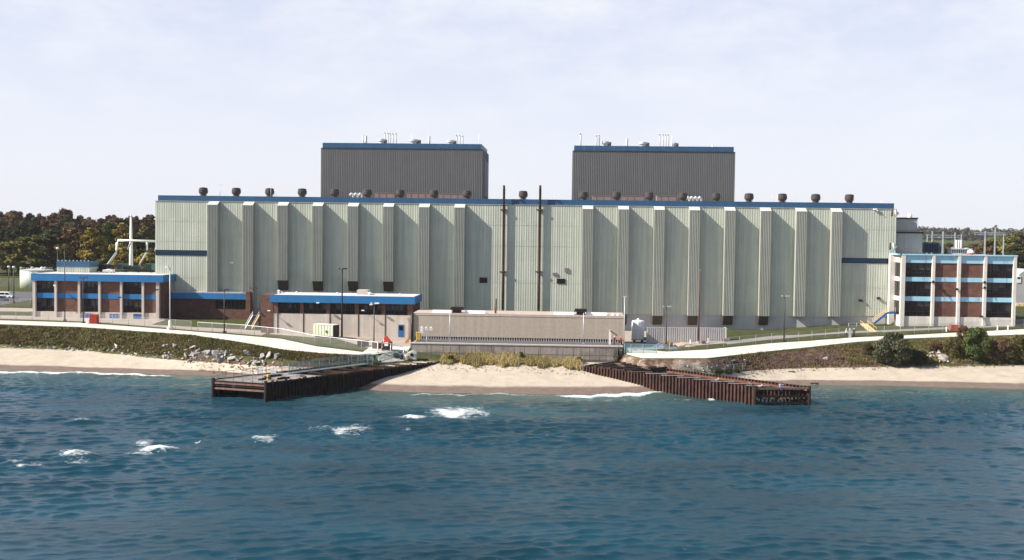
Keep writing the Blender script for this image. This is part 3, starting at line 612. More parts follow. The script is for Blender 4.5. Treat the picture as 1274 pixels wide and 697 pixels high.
# ------------------------------------------------------------------ brick office blocks
def office(label, yf, depth, cols, bays, bands, zb, zroof, bandm, side_left, extra=None, colw=None, fas_over=.0, fas=None, brickm=None, name='office_building'):
    """cols: [(x0,x1)] pilasters; bays: 'w' window or 'b' brick between them; bands: list of (kind, z0, z1) from the top down"""
    x0, x1 = cols[0][0], cols[-1][1]; brickm = brickm or brick; cm = concw if side_left else conc
    o = thing(name, label, 'office building', ((x0+x1)/2, yf+depth/2, zb))
    q = MB(); q.box(x0+.1, x1-.1, yf+.9, yf+depth, zb-2, zroof-.5); core = q.build('wall', brickm, o)
    q = MB(); q.box(x0-.1, x1+.1, yf+.45, yf+depth+.1, zroof-.45, zroof+.02); q.build('roof', roofwhite, o)
    q = MB(); q.box(x0+.05, x1-.05, yf+.02, yf+.9, zb-2, bands[-1][1]); q.build('base_wall', cm, o)
    for (a, c) in cols:
        q = MB(); q.box(a, c, yf-.35, yf+.6, zb-2, fas[0] if fas else zroof-.3); q.build('pilaster', cm, o)
    for i in range(len(cols)-1):
        a, c = cols[i][1], cols[i+1][0]
        for (kind, z0, z1) in bands:
            if kind == 'band':
                q = MB(); n = max(1, round((c-a)/1.2)); w = (c-a)/n
                for j in range(n): q.box(a+j*w+.01, a+(j+1)*w-.01, yf+.22, yf+.8, z0, z1)
                q.build('band_panel', bandm, o)
            elif bays[i] == 'b':
                q = MB(); q.box(a, c, yf+.30, yf+.88, z0, z1); q.build('brick_panel', brickm, o)
            else:
                q = MB(); h = z1-z0; q.box(a+.02, c-.02, yf+.62, yf+.7, z0+.02, z1-.02); w = q.build('window', glass, o)
                q = MB()
                for j in range(5): xx = a+(c-a)*j/4; q.box(max(a+.01, xx-.06), min(c-.01, xx+.06), yf+.48, yf+.6, z0+.01, z1-.01)
                q.box(a+.01, c-.01, yf+.5, yf+.59, z0+h*.30, z0+h*.30+.14); q.box(a+.01, c-.01, yf+.49, yf+.6, z1-.12, z1-.01); q.box(a+.01, c-.01, yf+.49, yf+.6, z0+.01, z0+.15); q.build('window_frame', frame, w)
                for j in range(4):
                    xx = a+(c-a)*j/4; q = MB()
                    if rnd.random() < .6: q.box(xx+.12, xx+(c-a)/4-.12, yf+.605, yf+.617, z1-.15-h*rnd.choice((.3, .45, .55)), z1-.15)
                    if q.v: q.build('blind', blindm, w)
    return o
# left offices
YL = 291.0
cl = [(41.2, 44.6), (68.3, 71), (97.4, 100.1), (122.8, 125.4), (149.8, 152.4), (176.8, 179.4), (194.6, 198.2)]
cols = [(PX(a, YL, 370), PX(c, YL, 370)) for a, c in cl]
zz = lambda y, px=120: PZ(y, YL, px)
lo = office('two storey brown brick offices with bright blue fascia at the left end of the plant', YL, 20, cols, 'wbwbwb',
   [('panel', zz(365.6), zz(350)), ('band', zz(371.8), zz(365.6)), ('panel', zz(388.5), zz(371.8))], 7.2, zz(340.6)-.2, bluebright, False, fas=(zz(350),))
def fascia(o, x0, x1, yf, yb, z0, z1, m, name='fascia', step=1.5):
    q = MB(); n = round((x1-x0)/step); w = (x1-x0)/n
    for j in range(n): q.box(x0+j*w+.008, x0+(j+1)*w-.008, yf, yf+.3, z0, z1)
    n = max(1, round((yb-yf-.3)/step)); w = (yb-yf-.3)/n
    for j in range(n):
        for xx in (x0, x1-.3): q.box(xx, xx+.3, yf+.3+j*w+.008, yf+.3+(j+1)*w-.008, z0, z1)
    q.box(x0+.02, x1-.02, yf+.02, yf+.28, z0+.02, z1-.02); return q.build(name, m, o)
fascia(lo, cols[0][0]-.2, cols[-1][1]+1.3, YL-.75, YL+20.3, zz(350)-.02, zz(341.3), bluebright)
for (a, c, y0, y1, nm) in ((103.5, 115, 390, 397, 'door'), (136, 148, 390.7, 398.8, 'window'), (166.2, 176.2, 390.5, 401.6, 'door')):
    x0, x1 = PX(a, YL), PX(c, YL); q = MB(); q.box(x0, x1, YL-.06, YL, zz(y1, a), zz(y0, a)); d = q.build(nm, bluedoor, lo)
    q = MB()
    for j in range(4): xx = x0+(x1-x0)*j/3; q.box(xx-.04, xx+.04, YL-.10, YL-.07, zz(y1, a), zz(y0, a))
    q.build('mullion', lightgrey if nm == 'window' else bluedark, d)
for (px, py) in ((69.5, 355.5), (150, 370.3), (76.5, 374.5), (196.5, 361)):
    c = P(px, py, Y=YL-.6); q = MB(); q.bar((c[0], YL-.34, c[2]), (c[0], YL-1.1, c[2]+.15), .12, .12); q.box(c[0]-.3, c[0]+.3, YL-1.5, YL-1.0, c[2]-.05, c[2]+.25); q.build('wall_lamp', white if px == 69.5 else frame, lo)
# penthouse and roof plant on the left offices
ph = thing('roof_penthouse', 'cream metal penthouse with blue top on the left brick offices', 'roof penthouse', (PX(91, 301), 303, 18.8))
xa, xb = PX(71, 301, 330), PX(111, 301, 330); za = zz(340.6)-.15; zb_, zc = PZ(332.2, 301, 90), PZ(325, 301, 90)
q = MB(); q.ribs((xa, 301), (1, 0, 0), xb-xa, za, zb_, (0, -1, 0), .5, .06); q.ribs((xb, 301), (0, 1, 0), 6, za, zb_, (1, 0, 0), .5, .06); q.ribs((xa, 307), (0, -1, 0), 6, za, zb_, (-1, 0, 0), .5, .06); q.build('wall', cream, ph)
fascia(ph, xa-.1, xb+.1, 300.85, 307.1, zb_, zc, bluedark, 'parapet'); q = MB(); q.box(xa+.1, xb-.1, 301.2, 306.9, zb_, zc-.3); q.build('roof', roofgrey, ph)
q = MB()
for j in range(9): q.box(xa+.3+j*(xb-xa-.6)/8-.12, xa+.3+j*(xb-xa-.6)/8+.12, 301, 301.3, zc, zc+.28)
q.build('roof_light', lightgrey, ph)
def roofunit(name, label, px0, px1, ptop, Y, d, zb, m, kind=0, group=None):
    x0, x1 = PX(px0, Y, 330), PX(px1, Y, 330); z1 = PZ(ptop, Y, (px0+px1)/2); o = thing(name, label, 'roof unit', ((x0+x1)/2, Y+d/2, zb), group)
    q = MB(); q.box(x0, x1, Y, Y+d, zb+.25, z1-.2); q.box(x0-.08, x1+.08, Y-.08, Y+d+.08, z1-.2, z1-.06); q.build('casing', m, o)
    q = MB(); n = max(2, int((x1-x0)/.45))
    for j in range(n): q.box(x0+.12+j*(x1-x0-.24)/n, x0+.12+(j+.6)*(x1-x0-.24)/n, Y-.06, Y-.005, zb+.45, z1-.35)
    q.build('grille', black, o)
    for xx in (x0+.15, x1-.15):
        for yy in (Y+.15, Y+d-.15): q = MB(); q.box(xx-.1, xx+.1, yy-.1, yy+.1, zb, zb+.25); q.build('foot', frame, o)
    nf = max(1, int((x1-x0)/1.6))
    for j in range(nf):
        q = MB(); q.lathe((x0+(x1-x0)*(j+.5)/nf, Y+d/2, z1-.07), [(.55, 0), (.6, .18), (.5, .2), (.1, .12)], n=12); q.build('fan_ring', m, o)
    return o
zr = zz(340.6)-.15
roofunit('cooling_unit', 'black cooling unit on the left office roof beside the penthouse', 118, 136, 329.5, 307, 3, zr, black)
roofunit('cooling_unit', 'teal cooling unit left of the tall white mast', 145.5, 153, 328, 308, 3, zr, teal)
roofunit('cooling_unit', 'dark cooling unit at the foot of the tall white mast', 154.5, 174, 331, 308.5, 2.2, zr, mat('dark_teal', (.02, .05, .05), .5, .1))
roofunit('cooling_unit', 'teal cooling unit nearest the turbine hall on the left office roof', 181, 189, 328, 308, 3, zr, teal)
roofunit('air_handler', 'small white air handler on the left office roof', 128, 139, 335.6, 300, 2.2, zr, white)
q = MB(); q.tube((PX(139, 306), 306, zr), (PX(139, 306), 306, zr+1.2), .12); q.tube((PX(120, 306, 336), 306.2, zr+.5), (PX(191, 306, 336), 306.2, zr+.5), .3, n=10)
for px in (125, 140, 156, 172, 188): q.box(PX(px, 306, 336)-.1, PX(px, 306, 336)+.1, 306, 306.4, zr, zr+.4)
tag(q.build('roof_pipe', black, loc=(PX(150, 306), 306, zr)), 'long black pipe lying on stands across the left office roof', 'pipe')
# link building between the left offices and the turbine hall
YK = 298.2
lk = thing('link_building', 'shaded low brick link block with blue fascia beside the left offices', 'link building', (PX(258, YK), YK, 7))
xa, xb = cols[-1][1]+.4, PX(308, YK, 380); zk = lambda y: PZ(y, YK, 258)
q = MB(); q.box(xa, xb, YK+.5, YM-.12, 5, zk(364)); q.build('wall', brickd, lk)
fascia(lk, xa, xb-.1, YK-.5, YK+.4, zk(372), zk(364.6), bluebright)
q = MB(); q.box(xa, xb, YK-.35, YM-.1, zk(364.6)-.1, zk(363)); q.build('roof', concg, lk)
q = MB(); q.box(PX(268, YK), xb-.2, YK+.38, YK+.48, zk(384.5), zk(372.5)); w = q.build('window', glass, lk)
q = MB()
for j in range(9): xx = PX(268, YK)+(xb-.2-PX(268, YK))*j/8; q.box(xx-.07, xx+.07, YK+.25, YK+.37, zk(384.5), zk(372.5))
q.build('window_frame', frame, w)
q = MB(); q.box(PX(262, YK), xb-.1, YK+.1, YK+.42, 5, zk(384.7)); q.build('sill_wall', brick, lk)
q = MB(); q.box(xb-.05, PX(313.5, YK), YK-1.6, YM-.12, 5, zk(362)); q.build('pier', brick, lk)

# ------------------------------------------------------------------ low workshop
YS = 266.0
zs = lambda y, px=420: PZ(y, YS, px)
ws = thing('workshop', 'low brick and concrete workshop with long bright blue fascia in front of the hall', 'workshop', (PX(420, YS), YS+6, 6))
x0, x1 = PX(325, YS, 390), PX(514, YS, 390); xbk = PX(340, YS, 390)
ztop = zs(368.6); zfb = zs(377)
q = MB(); q.box(x0, xbk, YS-.2, YS+12, 4.5, ztop+.1); q.box(xbk, PX(346, YS, 385), YS-.14, YS+1, zs(391), ztop-.3); q.build('brick_end', brick, ws)
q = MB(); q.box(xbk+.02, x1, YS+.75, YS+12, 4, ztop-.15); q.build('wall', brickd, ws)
q = MB(); q.box(xbk+.02, x1+.3, YS-.5, YS+12.1, ztop-.12, ztop+.1); q.build('roof', roofwhite, ws)
fascia(ws, xbk-.6, x1+.5, YS-1.0, YS+12.2, zfb, ztop+.16, bluebright)
pil = [(340, 345.6), (373.4, 377.6), (405.8, 410.6), (441.6, 446), (474.6, 479.4), (507, 513.4)]
for (a, c) in pil:
    xa, xb = PX(a, YS, 385), PX(c, YS, 385); q = MB(); q.box(xa, xb, YS-.04, YS+.7, zs(391.2), zfb+.02); p = q.build('brick_pilaster', brick, ws)
    q = MB(); q.box(xa, xb-.1, YS-.1, YS+.7, 4, zs(391.2)); q.build('pilaster_base', conc, p)
    q = MB(); q.box(xb-.11, xb+.06, YS-.03, YS+.3, 4, zs(391.6)); q.build('dark_joint', frame, p)  # dark joint strip along the right edge of the pilaster base
for i in range(5):
    a, c = PX(pil[i][1], YS, 385)+.07, PX(pil[i+1][0], YS, 385); q = MB(); q.box(a, c, YS+.04, YS+.74, 4, zs(391.2)); q.build('concrete_panel', conc, ws)
    z0, z1 = zs(391.0), zfb; h = z1-z0
    q = MB(); q.box(a, c, YS+.45, YS+.55, z0, z1); w = q.build('window', glass, ws)
    q = MB()
    for j in range(6): xx = a+(c-a)*j/5; q.box(xx-.06, xx+.06, YS+.3, YS+.43, z0+.02, z1-.02)
    q.box(a, c, YS+.31, YS+.42, z0+h*.33, z0+h*.33+.12); q.box(a, c, YS+.2, YS+.44, z0, z0+.14); q.build('window_frame', frame, w)
    for j in range(5):
        xx = a+(c-a)*j/5; q = MB()
        if rnd.random() < .5: q.box(xx+.12, xx+(c-a)/5-.12, YS+.435, YS+.447, z0+h*.42, z1-.1)
        if q.v: q.build('blind', blindm, w)
xa, xb = PX(496, YS), PX(503, YS); q = MB(); q.box(xa, xb, YS-.03, YS+.03, zs(419.3, 500), zs(404, 500)); d = q.build('door', bluedoor, ws)
q = MB(); q.box(xa+.2, xb-.2, YS-.06, YS-.035, zs(411, 500), zs(405.5, 500)); q.build('door_pane', glass, d)
q = MB(); q.box(PX(444, YS+6, 362), PX(457.5, YS+6, 362), YS+6, YS+9, ztop+.1, PZ(361, YS+6, 450)); q.build('roof_box', conc, ws)
for (px, w, h) in ((347, .35, .9), (351, .2, .5), (420, .3, .5), (460, .45, .7), (498, .25, .5), (369, .25, .6)):
    q = MB(); q.lathe((PX(px, YS+5), YS+5, ztop+.1), [(w*.7, 0), (w*.7, h*.5), (w, h*.6), (w, h*.85), (w*.4, h)], n=10); q.build('ventilator', white, ws)
for (px, py) in ((334.5, 387), (395, 377.3), (451, 386.7), (461, 379.5)):
    c = P(px, py, Y=YS-.5); q = MB(); q.bar((c[0], YS-.1, c[2]), (c[0]+.3, YS-1.2, c[2]+.2), .1, .1); q.box(c[0]-.1, c[0]+.6, YS-1.5, YS-1.15, c[2]+.02, c[2]+.25); q.build('wall_lamp', white, ws)

# ------------------------------------------------------------------ tan screenhouse on its platform behind the retaining wall
YH = 256.0
zh = lambda y, px=645: PZ(y, YH, px)
x0, x1 = PX(513.5, YH, 405), PX(777, YH, 405)
zt = zh(391.5)
sh = thing('screenhouse', 'low tan block building with skylights and two black hoods on its roof', 'pump house', ((x0+x1)/2, YH, 6.5))
q = MB(); q.box(x0, x1, YH, YH+11.5, zh(420.6), zt); q.build('wall', block, sh)
q = MB(); q.box(x0-.05, x1+.05, YH-.08, YH+11.6, zt-.42, zt-.3); q.build('coping', conc, sh)
q = MB(); q.box(x0+.3, x1-.3, YH+.3, YH+11.2, zt-.1, zt+.03); q.build('roof', mat('dusty_roof', (.45, .37, .33), .9, .1), sh)
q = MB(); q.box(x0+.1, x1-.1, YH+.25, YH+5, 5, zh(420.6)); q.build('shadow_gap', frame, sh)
q = MB(); k = int((x1-x0)/.55)
for j in range(k): q.box(x0+.2+j*.55, x0+.42+j*.55, YH+.1, YH+.2, 6.2, zh(420.6)-.01)
q.build('louvre', corr, sh)
for (a, c) in ((538.5, 562), (579, 604), (689, 714), (729, 755)):
    q = MB(); xa, xb = PX(a, YH+2, 390), PX(c, YH+2, 390); q.prism([(YH+1.2, zt), (YH+3.2, zt), (YH+2.8, zt+.55), (YH+1.5, zt+.55)], 'x', xa, xb); q.build('skylight', white, sh)
for px in (568.5, 722.5):
    x = PX(px, YH+2, 388); q = MB(); q.box(x-.95, x+.95, YH+1.2, YH+3, zt-.02, zt+.75); q.prism([(x-1.5, zt+.75), (x+1.5, zt+.75), (x+1.25, zt+1.35), (x-1.25, zt+1.35)], 'y', YH+.8, YH+3.4); q.build('exhaust_hood', black, sh)
q = MB(); q.tube((PX(617, YH+2), YH+2, zt), (PX(617, YH+2), YH+2, PZ(371.5, YH+2, 617)), .22, n=8); q.build('roof_post', mat('brown_post', (.16, .11, .08), .8), sh)
for px in (764, 770): q = MB(); q.lathe((PX(px, YH+2), YH+2, zt), [(.35, 0), (.4, .3), (.15, .5)], n=8); q.build('roof_vent', white, sh)
q = MB(); q.tube((x0-.12, YH-.15, 5), (x0-.12, YH-.15, zh(389, 513)), .3, n=8); q.build('corner_pipe', frame, sh)
YR = 247.0
zw = lambda y, px=645: PZ(y, YR, px)
ZPL = zw(428.3)
rw = thing('retaining_wall', 'stained concrete retaining wall between the two piers under the tan building', 'wall', (-2, YR, 3.2))
xa, xb = PX(511, YR, 437), PX(774.5, YR, 437)
q = MB(); q.box(xa, xb, YR, YR+.6, 1.5, ZPL-.25)
q.box(xa, xa+.6, YR+.6, YH+4, 2, ZPL-.25); q.box(xb-.6, xb, YR+.6, YH+4, 2, ZPL-.25); q.build('wall', wallconc, rw)
q = MB(); q.box(xa-.15, xb+.15, YR-.15, YR+.75, ZPL-.25, ZPL); q.build('coping', conc, rw)
q = MB(); q.box(xa+.6, xb-.6, YR+.75, YH+.1, ZPL-1, ZPL-.1); q.build('platform', asph, rw)
q = MB()
for j in range(14): x = xa+(xb-xa)*j/13; q.box(x-.04, x+.04, YR-.02, YR, 2, ZPL-.26)
q.build('joint', frame, rw)

# ------------------------------------------------------------------ right three storey offices
YO = 293.0
cr_ = [(1120.3, 1125.4), (1158.9, 1162.4), (1190.6, 1194.4), (1223.0, 1226.8), (1260.0, 1263.6)]
cols = [(PX(a, YO, 360), PX(c, YO, 360)) for a, c in cr_]
zo = lambda y, px=1190: PZ(y, YO, px)
ro = office('three storey brick offices with faded light blue bands at the right end of the plant', YO, 24, cols, 'wbbw',
   [('panel', zo(345.6), zo(327.8)), ('band', zo(351), zo(345.6)), ('panel', zo(369.8), zo(351)), ('band', zo(375.4), zo(369.8)), ('panel', zo(394.6), zo(375.4))], 8.4, zo(318.2), bluefade, True, fas=(zo(318.4),))
fascia(ro, cols[0][0]+.2, cols[-1][1]-.2, YO+.1, YO+24.2, zo(327.8), zo(318.2), bluefade, step=1.1)
q = MB(); q.box(cols[0][0]-.3, cols[-1][1]+.2, YO-.4, YO+.5, zo(318.2), zo(316.8)); q.box(cols[0][0]-1.0, cols[0][0], YO-.4, YO+24, zo(318.2), zo(316.8)); q.build('roof_edge', mat('pale_blue_edge', (.34, .62, .76), .5, .06), ro)
# left return wall with narrow windows
xw = cols[0][0]
q = MB(); q.box(xw-1.3, xw-.02, YO+5.0, YO+6.6, 6, zo(318.3)); q.build('pilaster', concw, ro)
q = MB(); q.box(xw-.1, xw-.02, YO+.65, YO+5, 6, zo(393)); q.build('base_wall', concw, ro)
for (a, c) in ((327.8, 318.3), (351, 345.6), (375.4, 369.8)):
    q = MB(); q.box(xw-.14, xw-.02, YO+.65, YO+5, zo(a), zo(c)); q.build('side_band', concw, ro)
for (a, c) in ((345.6, 327.8), (369.8, 351), (393, 375.4)):
    q = MB(); q.box(xw-.02, xw+.09, YO+.7, YO+5, zo(a)+.05, zo(c)-.05); w = q.build('window', glass, ro)
    q = MB(); q.box(xw-.08, xw-.03, YO+2.7, YO+2.9, zo(a)+.05, zo(c)-.05); q.build('window_frame', frame, w)
for (px, py) in ((1161, 350.5), (1190.5, 359.5), (1225, 351), (1225, 357.5), (1221, 393.5), (1169, 358)):
    c = P(px, py, Y=YO-.5); q = MB(); q.box(c[0]-.25, c[0]+.25, YO-.7, YO-.35, c[2]-.35, c[2]+.2); q.bar((c[0], YO-.5, c[2]), (c[0]-.6, YO-1.0, c[2]-.3), .15, .15); q.build('wall_lamp', frame, ro)
zr = zo(318.2)+.05
q = MB(); rx0, rx1 = cols[0][0]+12, cols[-1][1]-2
for xx in (rx0,): pass
roofunit('cooling_unit', 'dark blue cooling unit on legs at the left of the right office roof', 1149.5, 1168, 302, 311, 4, zr+.1, bluedark)
roofunit('air_handler', 'long silver air handler under the three white stacks', 1183, 1209, 309, 306, 3, zr, lightgrey)
for i, px in enumerate((1190, 1192.8, 1195.6)):
    q = MB(); x = PX(px, 310, 305); q.lathe((x, 310, zr), [(.3, 0), (.3, .4), (.24, .45), (.24, PZ(298.6, 310, px)-zr-.2), (.28, PZ(298.6, 310, px)-zr)], n=10)
    tag(q.build('roof_stack', white, loc=(x, 310, zr)), ['left', 'middle', 'right'][i]+' one of three slim white stacks on the right office roof', 'stack', 'white stacks on the right offices')
for (px, lab) in ((1207.5, 'white dome ventilator with a red base on the right office roof'),):
    q = MB(); x = PX(px, 304, 312); q.lathe((x, 304, zr), [(.7, 0), (.7, .5)], n=12, m=0); q.lathe((x, 304, zr+.5), [(.85, 0), (.9, .35), (.6, .75), (.2, .9)], n=12, m=1)
    tag(q.build('roof_ventilator', [red, white], loc=(x, 304, zr)), lab, 'ventilator')
# ------------------------------------------------------------------ helpers for things standing on the ground
def G(px, py):
    """where the sight line of a measured spot meets the ground"""
    d = _F*F_PX+_R*(px-637)+_U*(348.5-py); prev = None
    for Y in np.arange(200, 420, .25):
        t = Y/d[1]; x, z = d[0]*t, H+d[2]*t; g = ter(x, Y)
        if z <= g: return np.array([x, Y, g])
    return np.array([x, Y, g])
def on(px, Y):
    x = PX(px, Y, 410); return np.array([x, Y, ter(x, Y)])
def fence(name, label, pts, h, spacing, pr, pm, mesh=None, rails=(1.0,), rr=.035, cat='fence', rm=None, follow=True):
    """posts, rails and wire along a polyline; pts (x,y) on the ground or (x,y,z)"""
    P3 = [Vector((p[0], p[1], (ter(p[0], p[1]) if len(p) == 2 else p[2]))) for p in pts]
    o = thing(name, label, cat, P3[0]); st = []
    for a, c in zip(P3, P3[1:]):
        n = max(1, round((c-a).length/spacing))
        for j in range(n):
            q = a.lerp(c, j/n)
            if follow and len(pts[0]) == 2: q.z = ter(q.x, q.y)
            st.append(q)
    st.append(P3[-1])
    if len(st) <= 100:
        for q in st: b = MB(); b.tube(q-Vector((0, 0, .3)), q+Vector((0, 0, h+.08)), pr, n=6); b.build('post', pm, o)
    else:
        b = MB()
        for q in st: b.tube(q-Vector((0, 0, .3)), q+Vector((0, 0, h+.08)), pr, n=6)
        tag(b.build('post', pm, o), kind='stuff')
    for f in rails:
        b = MB()
        for a, c in zip(st, st[1:]): b.bar(a+Vector((0, 0, h*f)), c+Vector((0, 0, h*f)), rr*2, rr*2)
        b.build('rail', rm or pm, o)
    if mesh:
        b = MB()
        for a, c in zip(st, st[1:]): b.face([a+Vector((0, 0, .08)), c+Vector((0, 0, .08)), c+Vector((0, 0, h-.05)), a+Vector((0, 0, h-.05))])
        b.build('wire_mesh', mesh, o, recalc=False)
    return o
fgrey = mat('fence_grey', (.33, .33, .33), .5, .08)
fdark = mat('fence_dark', (.10, .095, .095), .6, .1)
pline = lambda *pp: [tuple(G(a, c)[:2]) for a, c in pp]

# ------------------------------------------------------------------ piers of sheet piling
ZD = 3.35
def pilewall(b, p, q, z0, z1, side=1, m=0, pitch=.78, depth=.34):
    p, q = Vector((p[0], p[1], 0)), Vector((q[0], q[1], 0)); u = (q-p).normalized(); n = Vector((u.y, -u.x, 0))*side
    b.ribs(p, u, (q-p).length, z0, z1, n, pitch, depth, m)
def lerp2(a, b, t): return (a[0]+(b[0]-a[0])*t, a[1]+(b[1]-a[1])*t)
A = P(265, 472, Z=ZD)[:2]; B = P(330.5, 476, Z=ZD)[:2]; E_ = P(556, 449, Z=ZD)[:2]; Lw = P(478, 447.2, Z=ZD)[:2]
lp = thing('sheet_pile_pier', 'dark sheet pile pier with railings and a deck, left of the sand beach', 'pier', (A[0], A[1], 0))
b = MB(); pilewall(b, B, E_, -4, ZD, 1); b.build('pile_wall', rustB, lp)
b = MB(); pilewall(b, A, Lw, -4, ZD, -1); b.build('pile_wall', rustB, lp)
b = MB(); b.bar((A[0]+3.2, A[1]+4.5, -.6), (B[0]+2.6, B[1]+4.5, -.6), .3, 4.6); b.build('end_wall', mat('under_deck_shade', (.012, .009, .008), .9, .3), lp)  # near-black panel, its colour standing in for the shade under the deck
for z, h, m in ((2.75, .30, rustC), (1.75, .32, rustC), (3.1, .2, rustB), (2.3, .2, rustB)):
    b = MB(); b.bar((A[0]+.2, A[1]+.05, z), (B[0]-.2, B[1]+.05, z), .35, h); b.build('wale', m, lp)
for c in (A, B): b = MB(); b.tube((c[0], c[1], -4), (c[0], c[1], ZD+.25), .32, n=8); b.build('corner_pile', rustB, lp)
# near deck and dark fill
t0 = .34
C1, C2 = lerp2(A, Lw, t0), lerp2(B, E_, t0*.85)
b = MB(); poly = [lerp2(A, B, .03), lerp2(B, A, .05), lerp2(C2, C1, .06), lerp2(C1, C2, .03)]
b.prism(poly, 'z', ZD-.35, ZD-.12); b.build('deck', deckm, lp)
b = MB(); poly = [lerp2(C1, C2, .04), lerp2(C2, C1, .07), lerp2(E_, Lw, .04), lerp2(Lw, E_, .03)]
b.prism(poly, 'z', .5, ZD-.75); b.build('fill_and_shade', fillm, lp)
for k in range(7):
    t = .40+.09*k; a = lerp2(lerp2(A, Lw, t), lerp2(B, E_, t*.97), .08); c = lerp2(lerp2(A, Lw, t), lerp2(B, E_, t*.97), .93)
    b = MB(); b.bar((a[0], a[1], ZD-.4), (c[0], c[1], ZD-.4), .35, .4); b.build('tie_beam', rustA if k % 2 else rustB, lp)
b = MB(); a, c = lerp2(lerp2(A, B, .30), (0, 0), 0), lerp2(Lw, E_, .24); a = lerp2(a, c, .3)
b.bar((a[0], a[1], ZD-.05), (c[0], c[1], ZD+.0), 1.5, .12); b.build('catwalk', mat('catwalk_steel', (.24, .28, .31), .5, .1), lp)
# its railings
def rail(label, a, c, h, sp, z=ZD, m=fdark, mesh=wire, rails=(1, .5)): return fence('railing', label, [(a[0], a[1], z), (c[0], c[1], z)], h, sp, .04, m, mesh, rails, .03, 'railing', follow=False)
k1 = lerp2(A, Lw, .02); k2 = lerp2(A, Lw, .62)
rail('thin dark railing along the far side of the left pier', k1, k2, 1.25, 1.9)
rail('thin dark railing across the lake end of the left pier', lerp2(A, B, .02), lerp2(B, A, .06), 1.2, 2.2, mesh=None)
bc = mat('railing_blue_grey', (.20, .26, .29), .5, .1)
rail('blue grey wire railing along the catwalk of the left pier', (a[0]+.7, a[1]-.5), (c[0]+.7, c[1]-.5), 1.9, 2.6, m=bc, mesh=wiregreen)
rail('second blue grey railing on the far edge of the catwalk', (a[0]-.8, a[1]+.5), (c[0]-.8, c[1]+.5), 1.9, 2.6, m=bc, mesh=wire)
# signs and a yellow bollard
def board(name, label, px0, px1, py0, py1, Y, m, cat='sign', legs=0.0, d=.06):
    x0, x1 = PX(px0, Y, py1), PX(px1, Y, py1); z1, z0 = PZ(py0, Y, px0), PZ(py1, Y, px0); o = thing(name, label, cat, ((x0+x1)/2, Y, z0-legs))
    q = MB(); q.box(x0, x1, Y-d, Y, z0, z1); q.build('panel', m, o)
    q = MB(); q.box(x0-.03, x1+.03, Y+.002, Y+.05, z0-.03, z1+.03)
    for xx in (x0+.1, x1-.1): q.box(xx-.03, xx+.03, Y+.01, Y+.07, z0-legs, z1)
    q.build('backing', fdark, o); return o
board('warning_sign', 'tall white sign on the lake end of the left pier', 288.5, 292.6, 474.2, 482, A[1]-.35, white)
ys = lerp2(a, c, .08)[1]
board('warning_sign', 'white square sign on the left pier catwalk railing', 320.5, 326.8, 457.3, 465.3, ys-2.4, white, legs=.9)
board('warning_sign', 'wider white sign beside the square one on the left pier', 336.5, 343.8, 458.8, 465.8, ys-1.4, white, legs=.9)
q = MB(); c_ = P(331, 473.5, Z=ZD-.1); q.lathe((c_[0]+.1, c_[1]+1, ZD-.12), [(.24, 0), (.24, .85), (.2, .95), (.05, 1.0)], n=10)
yb = thing('bollard', 'yellow and black bollard at the corner of the left pier deck', 'bollard', (c_[0]+.1, c_[1]+1, ZD-.12)); q.build('post', yellow, yb)
q = MB(); q.lathe((c_[0]+.1, c_[1]+1, ZD-.12), [(.26, .3), (.26, .5)], n=10); q.build('band', black, yb)
# timbers and odds and ends lying on the deck
ad = math.atan2(E_[1]-B[1], E_[0]-B[0])
for (t, w, L, rot, m, nm, lab, ct) in ((.10, .62, 3.2, .15, hoodbrown, 'timber_baulk', 'dark timber baulk near the lake end of the left pier deck', 'timber'), (.15, .80, 2.6, -.1, rustB, 'timber_baulk', 'dark timber baulk beside the right hand edge of the left pier deck', 'timber'), (.20, .42, 4.0, .05, rustA, 'steel_beam', 'rusty steel beam lying along the middle of the left pier deck', 'beam'), (.24, .86, 2.2, 1.3, hoodbrown, 'timber_baulk', 'short dark timber lying across the landward end of the left pier deck', 'timber')):
    c0 = lerp2(lerp2(A, Lw, t), lerp2(B, E_, t*.9), w); q = MB(); dx, dy = math.cos(ad+rot)*L/2, math.sin(ad+rot)*L/2
    q.bar((c0[0]-dx, c0[1]-dy, ZD+.05), (c0[0]+dx, c0[1]+dy, ZD+.05), .36, .34); q.bar((c0[0]-dx*.5, c0[1]-dy*.5, ZD+.26), (c0[0]+dx*.3, c0[1]+dy*.3, ZD+.26), .12, .08)
    tag(q.build(nm, m, loc=(c0[0], c0[1], ZD-.12)), lab, ct)
b = MB(); n = 46
for k in range(n):
    t = (k+.5)/n; p = lerp2(B, E_, t); q2 = lerp2(A, Lw, t)
    if k % 3: b.box(p[0]-.22, p[0]+.16, p[1]-.1, p[1]+.3, ZD-.3, ZD+.02+.22*rnd.random())
    if k % 2: b.box(q2[0]-.16, q2[0]+.2, q2[1]-.25, q2[1]+.1, ZD-.3, ZD+.02+.18*rnd.random())
b.build('pile_heads', rustB, lp)
# gate cage at the landward end
g0 = G(457.5, 456); gt = thing('gate_cage', 'teal grey steel gate cage where the left pier meets the shore', 'gate', g0)
x0, x1 = PX(452, g0[1], 450), PX(463.2, g0[1], 450); zt = PZ(441, g0[1], 457); q = MB()
for xx in (x0, (x0+x1)/2, x1): q.box(xx-.06, xx+.06, g0[1]-.06, g0[1]+.06, g0[2]-.5, zt)
for zq in (zt, g0[2]+.4, g0[2]+1.3): q.box(x0, x1, g0[1]-.05, g0[1]+.05, zq-.06, zq+.06)
q.build('frame', bc, gt); q = MB(); q.face([(x0, g0[1]+.07, g0[2]), (x1, g0[1]+.07, g0[2]), (x1, g0[1]+.07, zt), (x0, g0[1]+.07, zt)]); q.build('wire_mesh', wiregreen, gt)

